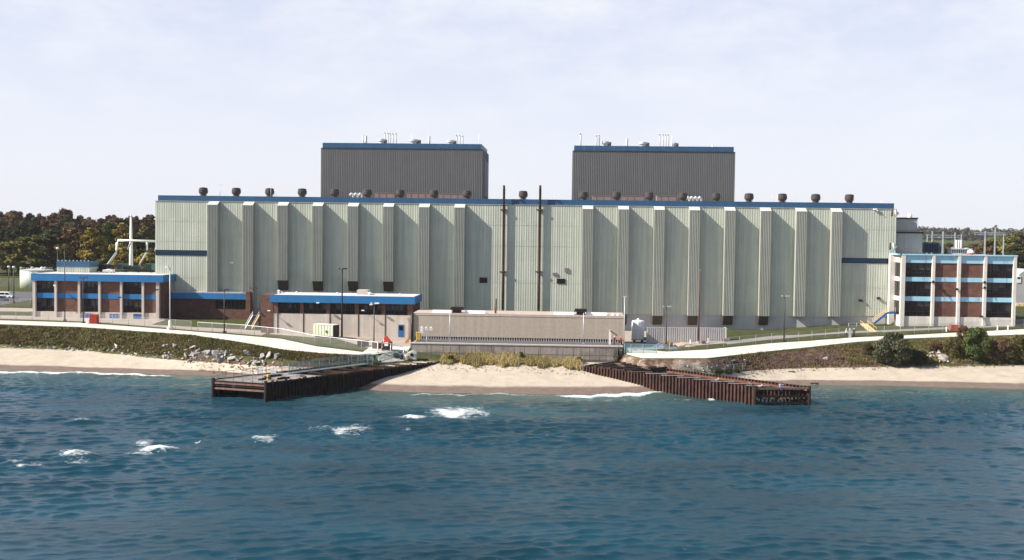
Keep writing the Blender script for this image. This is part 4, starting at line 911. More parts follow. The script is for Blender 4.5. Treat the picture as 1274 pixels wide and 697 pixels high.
# right pier
Fa = P(725, 455.3, Z=ZD)[:2]; D_ = P(939.5, 481, Z=ZD)[:2]; R_ = P(1007, 480.8, Z=ZD)[:2]; Ba = P(766, 450.2, Z=ZD)[:2]
rp = thing('sheet_pile_pier', 'rusty open sheet pile pier with cross beams, right of the sand beach', 'pier', (D_[0], D_[1], 0))
mid = lerp2(Fa, D_, .33)
b = MB(); pilewall(b, Fa, D_, -4, ZD, -1 if False else 1); b.build('pile_wall', rustA, rp)
b = MB(); pilewall(b, Ba, R_, -4, ZD, 1); b.build('pile_wall', rustA, rp)
un = Vector((R_[0]-Ba[0], R_[1]-Ba[1], 0)).normalized(); nn = Vector((un.y, -un.x, 0))
b = MB(); a3 = Vector((*Ba, ZD-.62))+nn*.62; c3 = Vector((*R_, ZD-.62))+nn*.62; b.bar(a3, c3, .5, .36); b.build('wale', mat('orange_rust', (.15, .064, .040), .85, .25, .9, streak=.2), rp)
b = MB(); a3 = Vector((*Fa, ZD-.55))-nn*.35; c3 = Vector((*D_, ZD-.55))-nn*.35; b.bar(a3, c3, .4, .4); b.build('wale', rustB, rp)
for k in range(11):
    t = .10+.86*k/10; p = lerp2(Fa, D_, t); q2 = lerp2(Ba, R_, max(0, t-.015))
    b = MB(); b.bar((p[0], p[1], ZD-.45), (q2[0]-.4, q2[1], ZD-1.1), .38, .4); b.build('cross_beam', rustB if k % 3 else rustA, rp)
for k in range(10):
    t = .12+.84*k/9; p = Vector((*lerp2(Fa, D_, t), ZD+.02)); u = Vector((D_[0]-Fa[0], D_[1]-Fa[1], 0)).normalized()
    xa = p+Vector((-.2, .15, .02)); w_ = Ba[0]-Fa[0]; b = MB(); b.bar(xa, xa+Vector((4.6, .3, -.05)), .75, .14); b.build('cap_plate', rustA if k > 1 else rustB, rp); b = MB(); b.bar(xa+Vector((0, -.42, .02)), xa+Vector((4.4, -.12, -.03)), .1, .12); b.build('plate_edge', concg if k > 2 else rustC, rp)
# open lake end: beams, piles, pale waterline marks
for z, h in ((2.95, .35), (1.55, .35), (.35, .3)):
    b = MB(); b.bar((D_[0], D_[1], z), (R_[0], R_[1], z), .35, h); b.build('end_beam', rustB if z < 2.9 else mat('grey_rust', (.16, .12, .10), .85, .2), rp)
for k in range(14):
    t = .04+.94*k/13; p = lerp2(D_, R_, t); b = MB(); b.tube((p[0], p[1]+.35, -4), (p[0], p[1]+.35, 2.9), .17, n=7); po = b.build('end_pile', rustB, rp)
    if k % 2 == 0 or k > 6: b = MB(); b.tube((p[0], p[1]+.35, .9+.1*(k % 3)), (p[0], p[1]+.35, 1.35), .19, n=7); b.build('pale_mark', paleyellow, po)
b = MB(); b.bar((lerp2(D_, R_, .35)[0], lerp2(D_, R_, .35)[1]+.2, .3), (lerp2(D_, R_, .55)[0], lerp2(D_, R_, .55)[1]+.2, 2.8), .25, .25); b.bar((lerp2(D_, R_, .98)[0], lerp2(D_, R_, .98)[1]+.2, .3), (lerp2(D_, R_, .65)[0], lerp2(D_, R_, .65)[1]+.2, 2.8), .25, .25); b.build('brace', rustB, rp)
for c in (D_, R_): b = MB(); b.tube((c[0], c[1], -4), (c[0], c[1], ZD+.05), .3, n=8); b.build('corner_pile', rustB, rp)
b = MB(); poly = [lerp2(Fa, Ba, .06), lerp2(Ba, Fa, .06), lerp2(lerp2(Ba, R_, .62), lerp2(Fa, D_, .62), .08), lerp2(lerp2(Fa, D_, .62), lerp2(Ba, R_, .62), .05)]
b.prism(poly, 'z', -.5, 1.9); b.build('fill_and_shade', fillm, rp)  # added dark slab, painted shade between the two pile walls

b = MB(); poly = [lerp2(Fa, Ba, .06), lerp2(Ba, Fa, .05), lerp2(lerp2(Ba, R_, .30), lerp2(Fa, D_, .30), .05), lerp2(lerp2(Fa, D_, .30), lerp2(Ba, R_, .30), .05)]
b.prism(poly, 'z', 2.0, ZD+.12); b.build('fill_and_shade', mat('pier_shade_black', (.03, .02, .017), .95, .4, 1.2, bump=.1), rp)  # black slab hides the pale sand, shade put into its colour
for k in range(7):
    t = .03+.045*k; p, q2 = lerp2(Fa, D_, t), lerp2(Ba, R_, t); b = MB(); b.bar((p[0]+.2, p[1], ZD+.2), (q2[0]-.2, q2[1], ZD+.2), .34, .26); b.build('cross_beam', rustA if k % 2 else rustB, rp)
    b = MB(); u = Vector((D_[0]-Fa[0], D_[1]-Fa[1], 0)).normalized(); c = Vector((*lerp2(p, q2, .25+.5*((k*37) % 10)/10), ZD+.36)); b.bar(c, c+u*1.9, .4, .1); b.build('loose_plank', rustC if k % 3 else hoodbrown, rp)
# ------------------------------------------------------------------ fences
fence('chain_link_fence', 'chain link fence beyond the path in front of the left brick offices', pline((-60, 396), (0, 397), (60, 399), (120, 403), (180, 406.5), (238, 411)), 2.2, 4.6, .045, fgrey, wire, (1.0,), .025)
fr = pline((246, 412.5), (300, 416), (350, 421), (392, 430.0), (430, 434.5), (470, 439))
fence('chain_link_fence', 'white topped chain link fence running down beside the path to the left pier', fr, 2.2, 4.2, .05, fgrey, wire, (1.0,), .05, rm=white)
g = [G(470, 440), G(486, 441.5), G(502, 446)]
wg = fence('white_gate', 'white tubular gate in the fence above the left pier', [tuple(q[:2]) for q in g], 2.3, 2.9, .10, white, None, (1.0, .35), .07, cat='gate')
fence('chain_link_fence', 'chain link fence between the white path and the service road on the right', pline((833, 438), (880, 434.5), (920, 430.5), (960, 426.3), (1010, 422.8), (1060, 418.6), (1120, 416.5), (1190, 412.5), (1274, 408.5), (1320, 405)), 2.1, 4.4, .05, fgrey, wire, (1.0,), .02)
fence('chain_link_fence', 'dark chain link fence standing in front of the concrete retaining wall', [(PX(p, YR-1.2, 440), YR-1.2, 3.35) for p in (512, 560, 640, 700, 768)], 3.2, 4.4, .075, fdark, wire, (.98, .42), .06)
fence('security_fence', 'blue grey panel fence beside the right end of the retaining wall', [(PX(p, 246.5, 440), 246.5, 4.6) for p in (777, 785, 800, 817)], 2.6, 3.0, .08, bc, tealnet, (1.0, .0), .06)
fence('green_wire_fence', 'low green wire fence among weeds behind the right pier', [tuple(G(p, c)[:2]) for p, c in ((845, 463), (880, 464.5), (902, 464), (924, 462))], 1.6, 3.3, .05, bc, wiregreen, (1.0,), .035)
fence('chain_link_fence', 'far chain link fence by the parking lot at the left edge', [tuple(on(p, 318)[:2]) for p in (-60, 0, 38)], 2.4, 3.4, .05, fgrey, wire, (1.0,), .03)
fence('chain_link_fence', 'tall chain link fence behind the parking lot at the left edge', [tuple(on(p, 392)[:2]) for p in (-60, 0, 26)], 3.0, 4.0, .06, fgrey, wire, (1.0,), .03)
fence('handrail', 'pale handrail on the grass below the right end of the turbine hall', [(PX(p, 293, 400), 293) for p in (1056, 1066, 1074)], 1.1, 2.0, .05, lightgrey, None, (1, .5), .035, cat='railing')

# ------------------------------------------------------------------ lamp posts and poles
def lamp(px, yt, yb, label, m=darkpole, w=.11, head='flood', hm=None, Y=None, cat='lamp post', base=True):
    g = G(px, yb) if Y is None else on(px, Y); x, y, z = g; zt = PZ(yt, y, px); o = thing('lamp_post', label, cat, (x, y, z)); hm = hm or m
    q = MB(); q.tube((x, y, z-.3), (x, y, zt), w*1.5, w*.85, n=8); q.build('pole', m, o)
    if base: q = MB(); q.lathe((x, y, z-.25), [(.42, 0), (.42, .65), (.3, .72)], n=10); q.build('footing', concg if m is not darkpole else darkpole, o)
    if head == 'flood':
        for s in (-1, 1):
            q = MB(); q.bar((x, y, zt-.1), (x+s*.75, y-.1, zt+.05), .07, .07); q.box(x+s*.45-.3, x+s*.45+.38*s+.3, y-.45, y+.15, zt-.02, zt+.26); q.build('lamp_head', hm, o)
    elif head == 'single':
        q = MB(); q.lathe((x, y, zt-.1), [(.25, 0), (.42, .25), (.42, .5), (.2, .65)], n=10); q.build('lamp_head', hm, o)
    elif head == 'long':
        q = MB(); q.bar((x, y, zt-.05), (x-.9, y-.3, zt+.1), .09, .09); q.box(x-1.1, x-.35, y-.55, y-.05, zt, zt+.3); q.build('lamp_head', hm, o)
    return o
lamp(80.8, 308, 400, 'tall dark lamp post in front of the second bay of the left offices')
lamp(103.6, 346, 402.5, 'short dark twin lamp post by the red bin at the left offices')
lamp(211.5, 333, 408, 'grey lamp post with white floodlight at the right corner of the left offices', lightgrey, .12, 'long', white)
lamp(279, 361, 414.5, 'dark twin lamp post on the grass in front of the link block')
lamp(425.3, 335, 421.5, 'tall black lamp post beside the green container', black, .16, 'flood')
lamp(465.2, 378, 428.5, 'dark lamp post with white heads in front of the workshop', darkpole, .10, 'flood', white)
lamp(868.8, 337, 427.5, 'tall reddish brown mast in front of the corrugated sheet wall', mat('red_brown_pole', (.12, .05, .05), .6, .15), .13, 'none')
lamp(828.5, 382, 433, 'dark twin lamp post left of the brown mast', darkpole, .11, 'flood', fgrey)
lamp(975.3, 369, 425.5, 'dark twin lamp post on the bank below the right half of the hall', darkpole, .11, 'flood', fgrey)
lamp(315, 359, 385, 'small dark twin floodlight beside the workshop brick end', darkpole, .09, 'flood', Y=281, base=False)
lamp(72, 310, 0, 'dark post with white lamp behind the left offices penthouse', darkpole, .12, 'single', white, Y=330)
lamp(11.3, 333, 0, 'lamp post with white head by the parking lot, nearest the left edge', darkpole, .12, 'single', white, Y=350)
lamp(17.5, 333.5, 372, 'lamp post with white head by the parking lot, right of a similar one', darkpole, .12, 'single', white, Y=330)
def whitepole(px, yt, Y, z0, label):
    x = PX(px, Y, 420); zt = PZ(yt, Y, px); o = thing('light_pole', label, 'pole', (x, Y, z0)); q = MB(); q.tube((x, Y, z0), (x, Y, zt), .09, n=8); q.build('pole', lightgrey, o)
    q = MB(); q.box(x-.22, x+.22, Y-.22, Y+.22, z0, z0+.06); q.build('base_plate', lightgrey, o); return o, x, zt
whitepole(559.6, 389.5, 252, ZPL-.1, 'thin white pole in front of the left half of the tan building')
whitepole(725.8, 389.5, 252, ZPL-.1, 'thin white pole in front of the right half of the tan building')
o, x, zt = whitepole(776.6, 369, 254.6, 5.4, 'taller white pole with a crossbar at the right corner of the tan building'); q = MB(); q.box(x-.55, x+.55, 254.54, 254.66, zt-.05, zt+.07); q.build('crossbar', lightgrey, o)
# floodlight cluster on the wall
x = PX(531, 249, 415); o = thing('floodlight_cluster', 'white floodlight cluster on a post at the left end of the retaining wall', 'floodlight', (x, 249, ZPL-.1))
q = MB(); zt = PZ(409, 249, 531); q.tube((x, 249, ZPL-.1), (x, 249, zt), .12, n=8); q.bar((x-1.1, 249, zt-.1), (x+1.5, 249, zt-.1), .1, .1); q.build('post', white, o)
for (dx, dz) in ((-1.0, .15), (-1.0, -.55), (.0, .1), (1.0, .1)):
    q = MB(); q.rings([((x+dx, 248.95, zt+dz), .12, (0, -1, -.2)), ((x+dx, 248.7, zt+dz), .36, (0, -1, -.2)), ((x+dx, 248.3, zt+dz-.1), .38, (0, -1, -.2))], n=10); q.build('lamp_head', white, o)
q = MB(); x = PX(758.8, 251, 420); q.box(x-.22, x+.22, 250.9, 251.1, ZPL-.1, PZ(410.5, 251, 759)); jb = thing('jib_post', 'white post with a dark slanting arm beside two workers on the platform', 'jib post', (x, 251, ZPL-.1)); q.build('post', white, jb)
q = MB(); q.bar((x, 250.8, PZ(411.5, 251, 759)), (PX(768, 250, 420), 250.0, PZ(417.5, 250, 768)), .16, .22); q.build('arm', darkpole, jb)

# ------------------------------------------------------------------ tanks, container, yard objects
c = np.array([PX(46, 392, 350), 392, 0]); c[2] = ter(c[0], 392)
o = thing('storage_tank', 'large pale green storage tank behind the left brick offices', 'tank', c); r = (PX(66, 392)-PX(27.5, 392))/2; zt = PZ(336.5, 392, 46)
q = MB(); q.rings([((c[0], 392, c[2]-.5), r, (0, 0, 1)), ((c[0], 392, zt), r, (0, 0, 1))], n=40); q.build('shell', tankgreen, o)
q = MB(); q.rings([((c[0], 392, zt), r+.08, (0, 0, 1)), ((c[0], 392, zt+.15), r+.08, (0, 0, 1)), ((c[0], 392, zt+.9), .4, (0, 0, 1))], n=40, sm=False); q.build('roof', mat('tank_roof', (.46, .48, .43), .6, .08), o)
for px in (40, 52, 56): q = MB(); x = PX(px, 390); q.lathe((x, 390, zt+.2), [(.3, 0), (.3, .6), (.5, .7), (.5, 1.0), (.1, 1.2)], n=8); q.build('vent', white if px == 52 else lightgrey, o)
q = MB(); x = PX(38, 392-r, 350)
for s in (-.25, .25): q.bar((x+s, 392-r-.2, c[2]), (x+s, 392-r-.2, zt+.6), .05, .05)
for j in range(22): q.bar((x-.25, 392-r-.2, c[2]+.5*j), (x+.25, 392-r-.2, c[2]+.5*j), .04, .04)
q.build('ladder', lightgrey, o)
q = MB()
for j in range(24):
    t = math.pi*(1.0+j/23); q.tube((c[0]+(r-.1)*math.cos(t), 392+(r-.1)*math.sin(t), zt+.1), (c[0]+(r-.1)*math.cos(t), 392+(r-.1)*math.sin(t), zt+1.2), .04, n=5)
q.build('guard_rail', lightgrey, o)
# tapered mast and pipe frame behind
x = PX(163, 330, 300); z0 = ter(x, 330); o = thing('white_mast', 'tall tapered white mast rising behind the left offices', 'mast', (x, 330, z0)); q = MB()
q.tube((x, 330, z0), (x, 330, PZ(270, 330, 163)), .85, .26, n=14); q.build('shaft', white, o); q = MB(); q.lathe((x, 330, PZ(270, 330, 163)), [(.34, 0), (.34, .3), (.1, .6)], n=10); q.build('cap', lightgrey, o)
o = thing('pipe_bridge', 'white pipe bridge with slanting legs joining the left end of the hall', 'pipe bridge', (PX(170, 325), 325, 9)); pz = lambda y, px: PZ(y, 325, px); X_ = lambda px: PX(px, 325, 310)
q = MB(); q.pipe([(X_(133), 324, pz(333, 133)), (X_(144.5), 325, pz(315, 145)), (X_(145.3), 325, pz(311, 145)), (X_(145.6), 325, pz(302, 145)), (X_(147), 325, pz(299, 145)), (X_(160), 325, pz(299.4, 160)), (X_(200), 325, pz(300.4, 200))], .34, n=10); q.build('pipe', white, o)
q = MB(); q.pipe([(X_(168), 327, pz(333, 168)), (X_(180.5), 326, pz(315, 181)), (X_(181.3), 326, pz(311, 181)), (X_(181.3), 326, pz(299.5, 181))], .28, n=10); q.build('pipe', white, o)
q = MB(); q.pipe([(X_(154), 328, pz(311, 154)), (X_(160), 327, pz(300, 160))], .24, n=8); q.build('strut', lightgrey, o); q = MB(); q.pipe([(X_(188), 328, pz(313, 188)), (X_(193), 327, pz(302, 193))], .24, n=8); q.build('strut', lightgrey, o)
# green container, turned a little
g = G(402, 421); o = thing('storage_container', 'pale green ribbed storage container on wheels beside the workshop', 'container', g); L, Wd, h0, h1 = 5.6, 2.3, .55, 3.05; x, y, z = g
q = MB(); q.ribs((x-L/2, y), (1, 0, 0), L, z+h0, z+h1, (0, -1, 0), .8, .07); q.ribs((x-L/2, y+Wd), (0, -1, 0), Wd, z+h0, z+h1, (-1, 0, 0), .8, .05); q.ribs((x+L/2, y+Wd), (-1, 0, 0), L, z+h0, z+h1, (0, 1, 0), .8, .05); q.build('body', green, o)
q = MB(); q.box(x-L/2-.08, x+L/2+.08, y-.1, y+Wd+.05, z+h1, z+h1+.14); q.build('roof', mat('container_roof', (.66, .66, .58), .6), o)
q = MB(); q.box(x+L/2, x+L/2+.06, y, y+Wd, z+h0, z+h1); q.build('end_door', darkpole, o)
q = MB(); q.box(x-L/2, x+L/2, y+.05, y+Wd, z+h0-.2, z+h0); q.build('chassis', black, o)
for dx in (-1.9, -1.1, 1.9):
    for yy in (y+.1, y+Wd-.3): q = MB(); q.tube((x+dx, yy, z+.35), (x+dx, yy+.25, z+.35), .36, n=14); q.build('wheel', black, o)
q = MB()
for zz_ in (.9, 1.5, 2.1): q.rings([((x+1.0, y-.12, z+1.55), .34, (0, 1, 0)), ((x+1.0, y-.08, z+1.55), .34, (0, 1, 0))], n=14) if zz_ == .9 else None
q.build('round_emblem', fdark, o); o.rotation_euler.z = math.radians(-24)
# white water tank on a trailer
g = G(793.5, 426); x, y, z = g; o = thing('water_tank', 'white upright tank on a small wheeled skid beside the tan building', 'tank', g); rr_ = (PX(802, y)-PX(786, y))/2; zt = PZ(398.6, y, 793)
q = MB(); q.lathe((x, y, 0), [(rr_, z+.75), (rr_, zt-.35), (rr_*.93, zt-.1), (rr_*.3, zt+.1), (rr_*.18, zt+.12), (rr_*.18, zt+.45)], n=14); q.build('vessel', white, o)
q = MB()
for zz_ in np.arange(z+1.2, zt-.5, .8): q.lathe((x, y, zz_), [(rr_*1.015, 0), (rr_*1.015, .1)], n=14)
q.build('hoop', mat('off_white', (.66, .66, .66), .5), o)
q = MB(); q.box(x-rr_, x+rr_+.8, y-rr_, y+rr_, z+.5, z+.75); q.box(x+rr_, x+rr_+.9, y-.4, y+.4, z+.75, z+1.2); q.build('skid', pinkroof, o)
for dx in (-.9, .9): q = MB(); q.tube((x+dx, y-rr_-.05, z+.32), (x+dx, y-rr_+.2, z+.32), .33, n=12); q.build('wheel', black, o)
# corrugated sheet wall
g0, g1 = np.array([PX(804, 265.5, 420), 265.5]), np.array([PX(903, 267.5, 415), 267.5]); zt = PZ(407.4, 265.5, 804)
o = thing('sheet_metal_wall', 'weathered white corrugated sheet metal wall in front of the right half of the hall', 'wall', (g0[0], g0[1], 5.4)); u = Vector((g1[0]-g0[0], g1[1]-g0[1], 0)); L = u.length; u.normalize(); nv = Vector((u.y, -u.x, 0))
q = MB(); q.ribs(g0, u, L, 4.5, zt, nv, .52, .09); q.build('sheet', corr, o)
q = MB(); q.bar((g0[0], g0[1]+.1, zt-.02), (g1[0], g1[1]+.1, zt-.02), .3, .14); q.box(g1[0]-.1, g1[0]+.15, g1[1]-.2, g1[1]+2.4, 4.5, zt+.02); q.build('frame', lightgrey, o)
# dumpsters / boxes
def bin_(name, label, px0, px1, ytop, ybase, m, cat, d=1.4, ribs=5, lid=None, Yf=None):
    g = G((px0+px1)/2, ybase) if Yf is None else on((px0+px1)/2, Yf); x, y, z = g; x0, x1 = PX(px0, y, ybase), PX(px1, y, ybase); zt = PZ(ytop, y, (px0+px1)/2); o = thing(name, label, cat, g)
    q = MB(); q.box(x0, x1, y, y+d, z+.12, zt-.08); q.build('body', m, o)
    q = MB()
    for j in range(ribs): xx = x0+(x1-x0)*(j+.5)/ribs; q.box(xx-.05, xx+.05, y-.07, y-.002, z+.15, zt-.1)
    q.build('rib', m, o); q = MB(); q.box(x0-.06, x1+.06, y-.1, y+d+.06, zt-.08, zt); q.build('lid', lid or m, o)
    q = MB()
    for xx in (x0+.15, x1-.15): q.box(xx-.08, xx+.08, y+.1, y+.3, z-.05, z+.12); q.box(xx-.08, xx+.08, y+d-.3, y+d-.1, z-.05, z+.12)
    q.build('foot', black, o); return o
bin_('waste_bin', 'red waste bin standing in front of the left brick offices', 111.2, 120.4, 391.5, 403.5, red, 'bin')
bin_('small_cabinet', 'small white cabinet just left of the red bin', 106.8, 111, 397, 403.3, white, 'cabinet', .7, 2)
bin_('waste_bin', 'faded red slatted bin by the right offices beside the service road', 1182.5, 1192.5, 404.5, 413, mat('faded_red', (.36, .11, .075), .7, .2), 'bin', 1.2, 6)
bin_('skip', 'low black skip beside the workshop door', 444.5, 457.5, 424, 431.5, black, 'skip', 1.5, 4)
bin_('drum_crate', 'dark red crate left of the red topped machine', 463, 468.4, 427, 434.5, mat('dark_red', (.09, .025, .022), .6, .2), 'crate', 1.0, 2)
bin_('drum_crate', 'dark red crate touching the red topped machine', 469.8, 474, 427, 434.5, MATS['dark_red'], 'crate', 1.0, 2)
o = bin_('yard_machine', 'dark boxy yard machine with a bright red hood beside the workshop', 475.5, 486.5, 426, 437, mat('machine_brown', (.05, .03, .028), .6, .2), 'machine', 1.8, 3)
x, y, z = o.location; q = MB(); zt = PZ(426, y, 480)
q.prism([(x-1.0, zt), (x+.9, zt), (x+.5, zt+.5), (x-.1, zt+1.25), (x-.45, zt+1.25)], 'y', y+.1, y+1.2); q.build('hood', mat('bright_red', (.62, .045, .03), .5, .1), o)
q = MB(); q.box(x-.45, x+.35, y-.28, y-.08, zt-.75, zt+.05); q.tube((x-.6, y-.2, zt-.3), (x-.6, y-.2, zt+.75), .07, n=6); q.build('white_tank', white, o)
for dx in (-.7, .7): q = MB(); q.tube((x+dx, y-.25, z+.35), (x+dx, y-.05, z+.35), .38, n=12); q.build('wheel', black, o)
g = G(511, 449); x, y, z = g; o = thing('pump_skid', 'pale grey pump skid with a dark round port beside the retaining wall', 'pump', g)
q = MB(); q.prism([(x-1.1, z+.3), (x+1.2, z+.3), (x+1.2, z+1.9), (x+.5, z+2.3), (x-1.1, z+1.4)], 'y', y, y+1.6); q.build('body', mat('pump_grey', (.42, .45, .42), .6, .1), o)
q = MB(); q.tube((x+.25, y-.1, z+1.2), (x+.25, y+.05, z+1.2), .38, n=14); q.build('port', black, o); q = MB(); q.box(x-1.3, x+1.3, y, y+1.6, z-.05, z+.3); q.build('skid', fdark, o)
q = MB(); q.pipe([(x+.9, y-.1, z+.6), (x+.9, y-.3, z+1.6), (x+.4, y-.3, z+1.9), (x-.6, y-.2, z+1.7)], .1); q.build('hose', lightgrey, o)
for px, py, m, lab, nm, ct in ((505.5, 448, paleyellow, 'pale yellow drum at the left foot of the retaining wall', 'drum', 'drum'), (499.3, 447, mat('navy', (.03, .05, .09), .6), 'dark blue drum by the white gate', 'drum', 'drum')):
    g = G(px, py); o = thing(nm, lab, ct, g); q = MB(); q.lathe(g, [(.42, 0), (.42, .95), (.4, 1.0)], n=12); q.build('shell', m, o); q = MB(); q.lathe(g, [(.45, .3), (.45, .36)], n=12); q.lathe(g, [(.45, .65), (.45, .71)], n=12); q.build('hoop', m, o)
x = PX(507.5, 248, 430); o = thing('orange_marker', 'leaning orange marker board on the left corner of the retaining wall', 'marker', (x, 248, ZPL-.3)); q = MB(); q.bar((x-.5, 248, ZPL-.25), (x+.3, 248, ZPL+.75), .12, .5); q.build('board', mat('orange_paint', (.55, .16, .06), .6), o); q = MB(); q.bar((x+.1, 248.3, ZPL-.3), (x+.2, 248.1, ZPL+.5), .06, .06); q.build('stay', fdark, o)
bx = lambda a, c, d: None
o = bin_('crate', 'yellow crate on the left end of the platform above the retaining wall', 517.5, 523, 421, 426.5, yellow, 'crate', .9, 3, Yf=251); o.location.z = ZPL-.1
x, y, z = o.location
for ch in o.children: pass
# mounds in the service yard
def mound(name, label, px, py, rx, ry, h, m, cat, seed, kind=None):
    g = G(px, py); x, y, z = g; b = MB(); n, k = 22, 7; r = random.Random(seed); ph = [r.uniform(0, 6.28) for _ in range(4)]; V = []
    for j in range(k):
        t = j/(k-1); R = []
        for i in range(n):
            a = 6.283*i/n; w = 1+.13*math.sin(2*a+ph[0])+.09*math.sin(3*a+ph[1])+.06*math.sin(7*a+ph[2]); xx, yy = x+rx*(1-t)*w*math.cos(a), y+ry*(1-t)*w*math.sin(a)
            R.append((xx, yy, ter(xx, yy)-.08+h*(t**.85)*(1-.12*t*t)+.07*math.sin(5*a+9*t+ph[3])))
        V.append(R)
    for j in range(k-1):
        for i in range(n): i2 = (i+1) % n; b.face([V[j][i], V[j][i2], V[j+1][i2], V[j+1][i]], 0, True)
    return tag(b.build(name, m, loc=g), label, cat, kind=kind)
mound('sand_pile', 'heap of pale sand in front of the corrugated sheet wall', 849, 431, 2.6, 1.6, 1.15, mat('pile_sand', (.50, .36, .26), .95, .15, 1.2, bump=.05), 'sand pile', 3)
mound('tarp_heap', 'heap under a dark blue grey tarpaulin beside the yard fence', 823, 433, 2.4, 1.5, 1.5, mat('tarp', (.12, .14, .18), .6, .2, 1.0, bump=.1), 'tarp heap', 5)
mound('tarp_heap', 'low dark tarpaulin heap at the foot of the twin lamp post', 838, 434, 2.2, 1.0, .7, MATS['tarp'], 'tarp heap', 6)
g = G(832, 432.5); x, y, z = g; o = thing('compressor', 'small yellow wheeled compressor beside the dark tarpaulin', 'compressor', g)
q = MB(); q.box(x-.9, x+.9, y, y+1.1, z+.35, z+1.0); q.prism([(x-.8, z+1.0), (x+.8, z+1.0), (x+.6, z+1.35), (x-.6, z+1.35)], 'y', y+.05, y+1.05); q.build('body', mat('machine_yellow', (.30, .21, .05), .6, .2), o)
for dx in (-.55, .55): q = MB(); q.tube((x+dx, y-.06, z+.3), (x+dx, y+.15, z+.3), .3, n=12); q.build('wheel', black, o)
def bollard(px, py, label, h=1.1, r=.16, m=white):
    g = G(px, py); o = thing('bollard', label, 'bollard', g); q = MB(); q.lathe(g, [(r, -.1), (r, h-.1), (r*.7, h), (.03, h+.04)], n=10); q.build('post', m, o); q = MB(); q.lathe(g, [(r*1.7, -.1), (r*1.7, .08), (r, .1)], n=10); q.build('foot', concg, o)
bollard(859, 429, 'white bollard right of the sand pile'); bollard(881, 427.5, 'white bollard right of the brown mast')
bollard(1177.5, 412.5, 'white bollard just left of the faded red bin'); bollard(1241, 411, 'white bollard by the service road below the right office corner'); bollard(1254, 411, 'white bollard at the far right of the service road')
bin_('red_cart', 'small red cart at the foot of the brown mast', 873, 878, 424.5, 428.5, mat('dull_red', (.25, .05, .05), .6, .2), 'cart', .8, 2)
bin_('timber_stack', 'low stack of pale boards at the right end of the corrugated wall', 897, 908, 421, 424.6, mat('boards', (.42, .33, .26), .9, .2), 'boards', 1.2, 5)
g = G(211.5, 411); o = thing('concrete_block', 'white concrete block at the path edge below the left office corner', 'concrete block', g); q = MB(); q.lathe(g, [(.75, -.1), (.75, .7), (.55, .85)], n=14); q.build('block', conc, o); q = MB(); q.lathe(g, [(.3, .85), (.34, 1.7), (.34, 2.2), (.2, 2.4)], n=12); q.build('drum', white, o)
# ------------------------------------------------------------------ stairs
ys = 295.5
o = thing('access_stair', 'blue and yellow access stair up to the right office side door', 'stair', (PX(1095, ys), ys, ter(PX(1090, ys), ys)))
p0 = P(1087.5, 402.5, Y=ys); p1 = P(1104, 389.5, Y=ys); p2 = P(1113, 389, Y=ys)
for dy in (0, 1.4):
    q = MB(); q.bar((p0[0], ys+dy, p0[2]), (p1[0], ys+dy, p1[2]), .10, .5); q.bar((p1[0], ys+dy, p1[2]), (p2[0]+.4, ys+dy, p2[2]), .10, .5); q.build('stringer', bluepaint, o)
    q = MB(); up = Vector((0, 0, 1.15))
    q.bar(Vector((p0[0], ys+dy, p0[2]))+up, Vector((p1[0], ys+dy, p1[2]))+up, .09, .09); q.bar(Vector((p1[0], ys+dy, p1[2]))+up, Vector((p2[0]+.4, ys+dy, p2[2]))+up, .09, .09)
    q.bar(Vector((p0[0], ys+dy, p0[2]))+up*.5, Vector((p1[0], ys+dy, p1[2]))+up*.5, .07, .07)
    for k in range(6): a = Vector((p0[0], ys+dy, p0[2])).lerp(Vector((p1[0], ys+dy, p1[2])), k/5); q.bar(a, a+up, .08, .08)
    a = Vector((p2[0]+.2, ys+dy, p2[2])); q.bar(a, a+up, .08, .08); q.build('handrail', paleyellow, o)
q = MB()
for k in range(11): a = Vector((p0[0], ys, p0[2])).lerp(Vector((p1[0], ys, p1[2])), (k+.5)/11); q.box(a.x-.18, a.x+.18, ys+.06, ys+1.34, a.z+.12, a.z+.2)
q.box(p1[0], p2[0]+.4, ys+.06, ys+1.34, p1[2]+.15, p1[2]+.24); q.build('tread', paleyellow, o)
q = MB(); q.box(p2[0]-.1, p2[0]+.1, ys+.1, ys+.3, 7.5, p2[2]-.3); q.box(p1[0]-.1, p1[0]+.1, ys+1.0, ys+1.2, 7.5, p1[2]-.3); q.build('support', fdark, o)
a0 = G(1072.5, 402.5); a1 = G(1085.5, 413.5); o = thing('slope_steps', 'pale yellow steps with handrails going down the grass below the access stair', 'steps', a1)
va, vb = Vector(a0), Vector(a1); dv = (vb-va); sd = Vector((dv.y, -dv.x, 0)).normalized()*-.9
q = MB()
for k in range(12):
    c1, c2 = va.lerp(vb, k/12), va.lerp(vb, (k+1)/12); zt = c1.z+.22; q.face([(c1-sd).xy[:]+(zt,), (c1+sd).xy[:]+(zt,), (c2+sd).xy[:]+(zt,), (c2-sd).xy[:]+(zt,)]); q.face([(c2-sd).xy[:]+(zt,), (c2+sd).xy[:]+(zt,), (c2+sd).xy[:]+(zt-.6,), (c2-sd).xy[:]+(zt-.6,)])
q.build('tread', paleyellow, o)
for s in (-1, 1):
    q = MB(); q.bar(va+sd*s+Vector((0, 0, 1.1)), vb+sd*s+Vector((0, 0, 1.1)), .08, .08)
    for k in range(5): a = va.lerp(vb, k/4)+sd*s; q.bar(a, a+Vector((0, 0, 1.1)), .07, .07)
    q.build('handrail', yellow, o)
y0, y1 = 279.0, 270.5
a0 = P(318.5, 393, Y=y0); a1 = P(309, 411, Y=y1); a1[2] = ter(a1[0], y1)+.1
o = thing('yard_stair', 'narrow stair with white and yellow sides beside the workshop brick end', 'stair', a1)
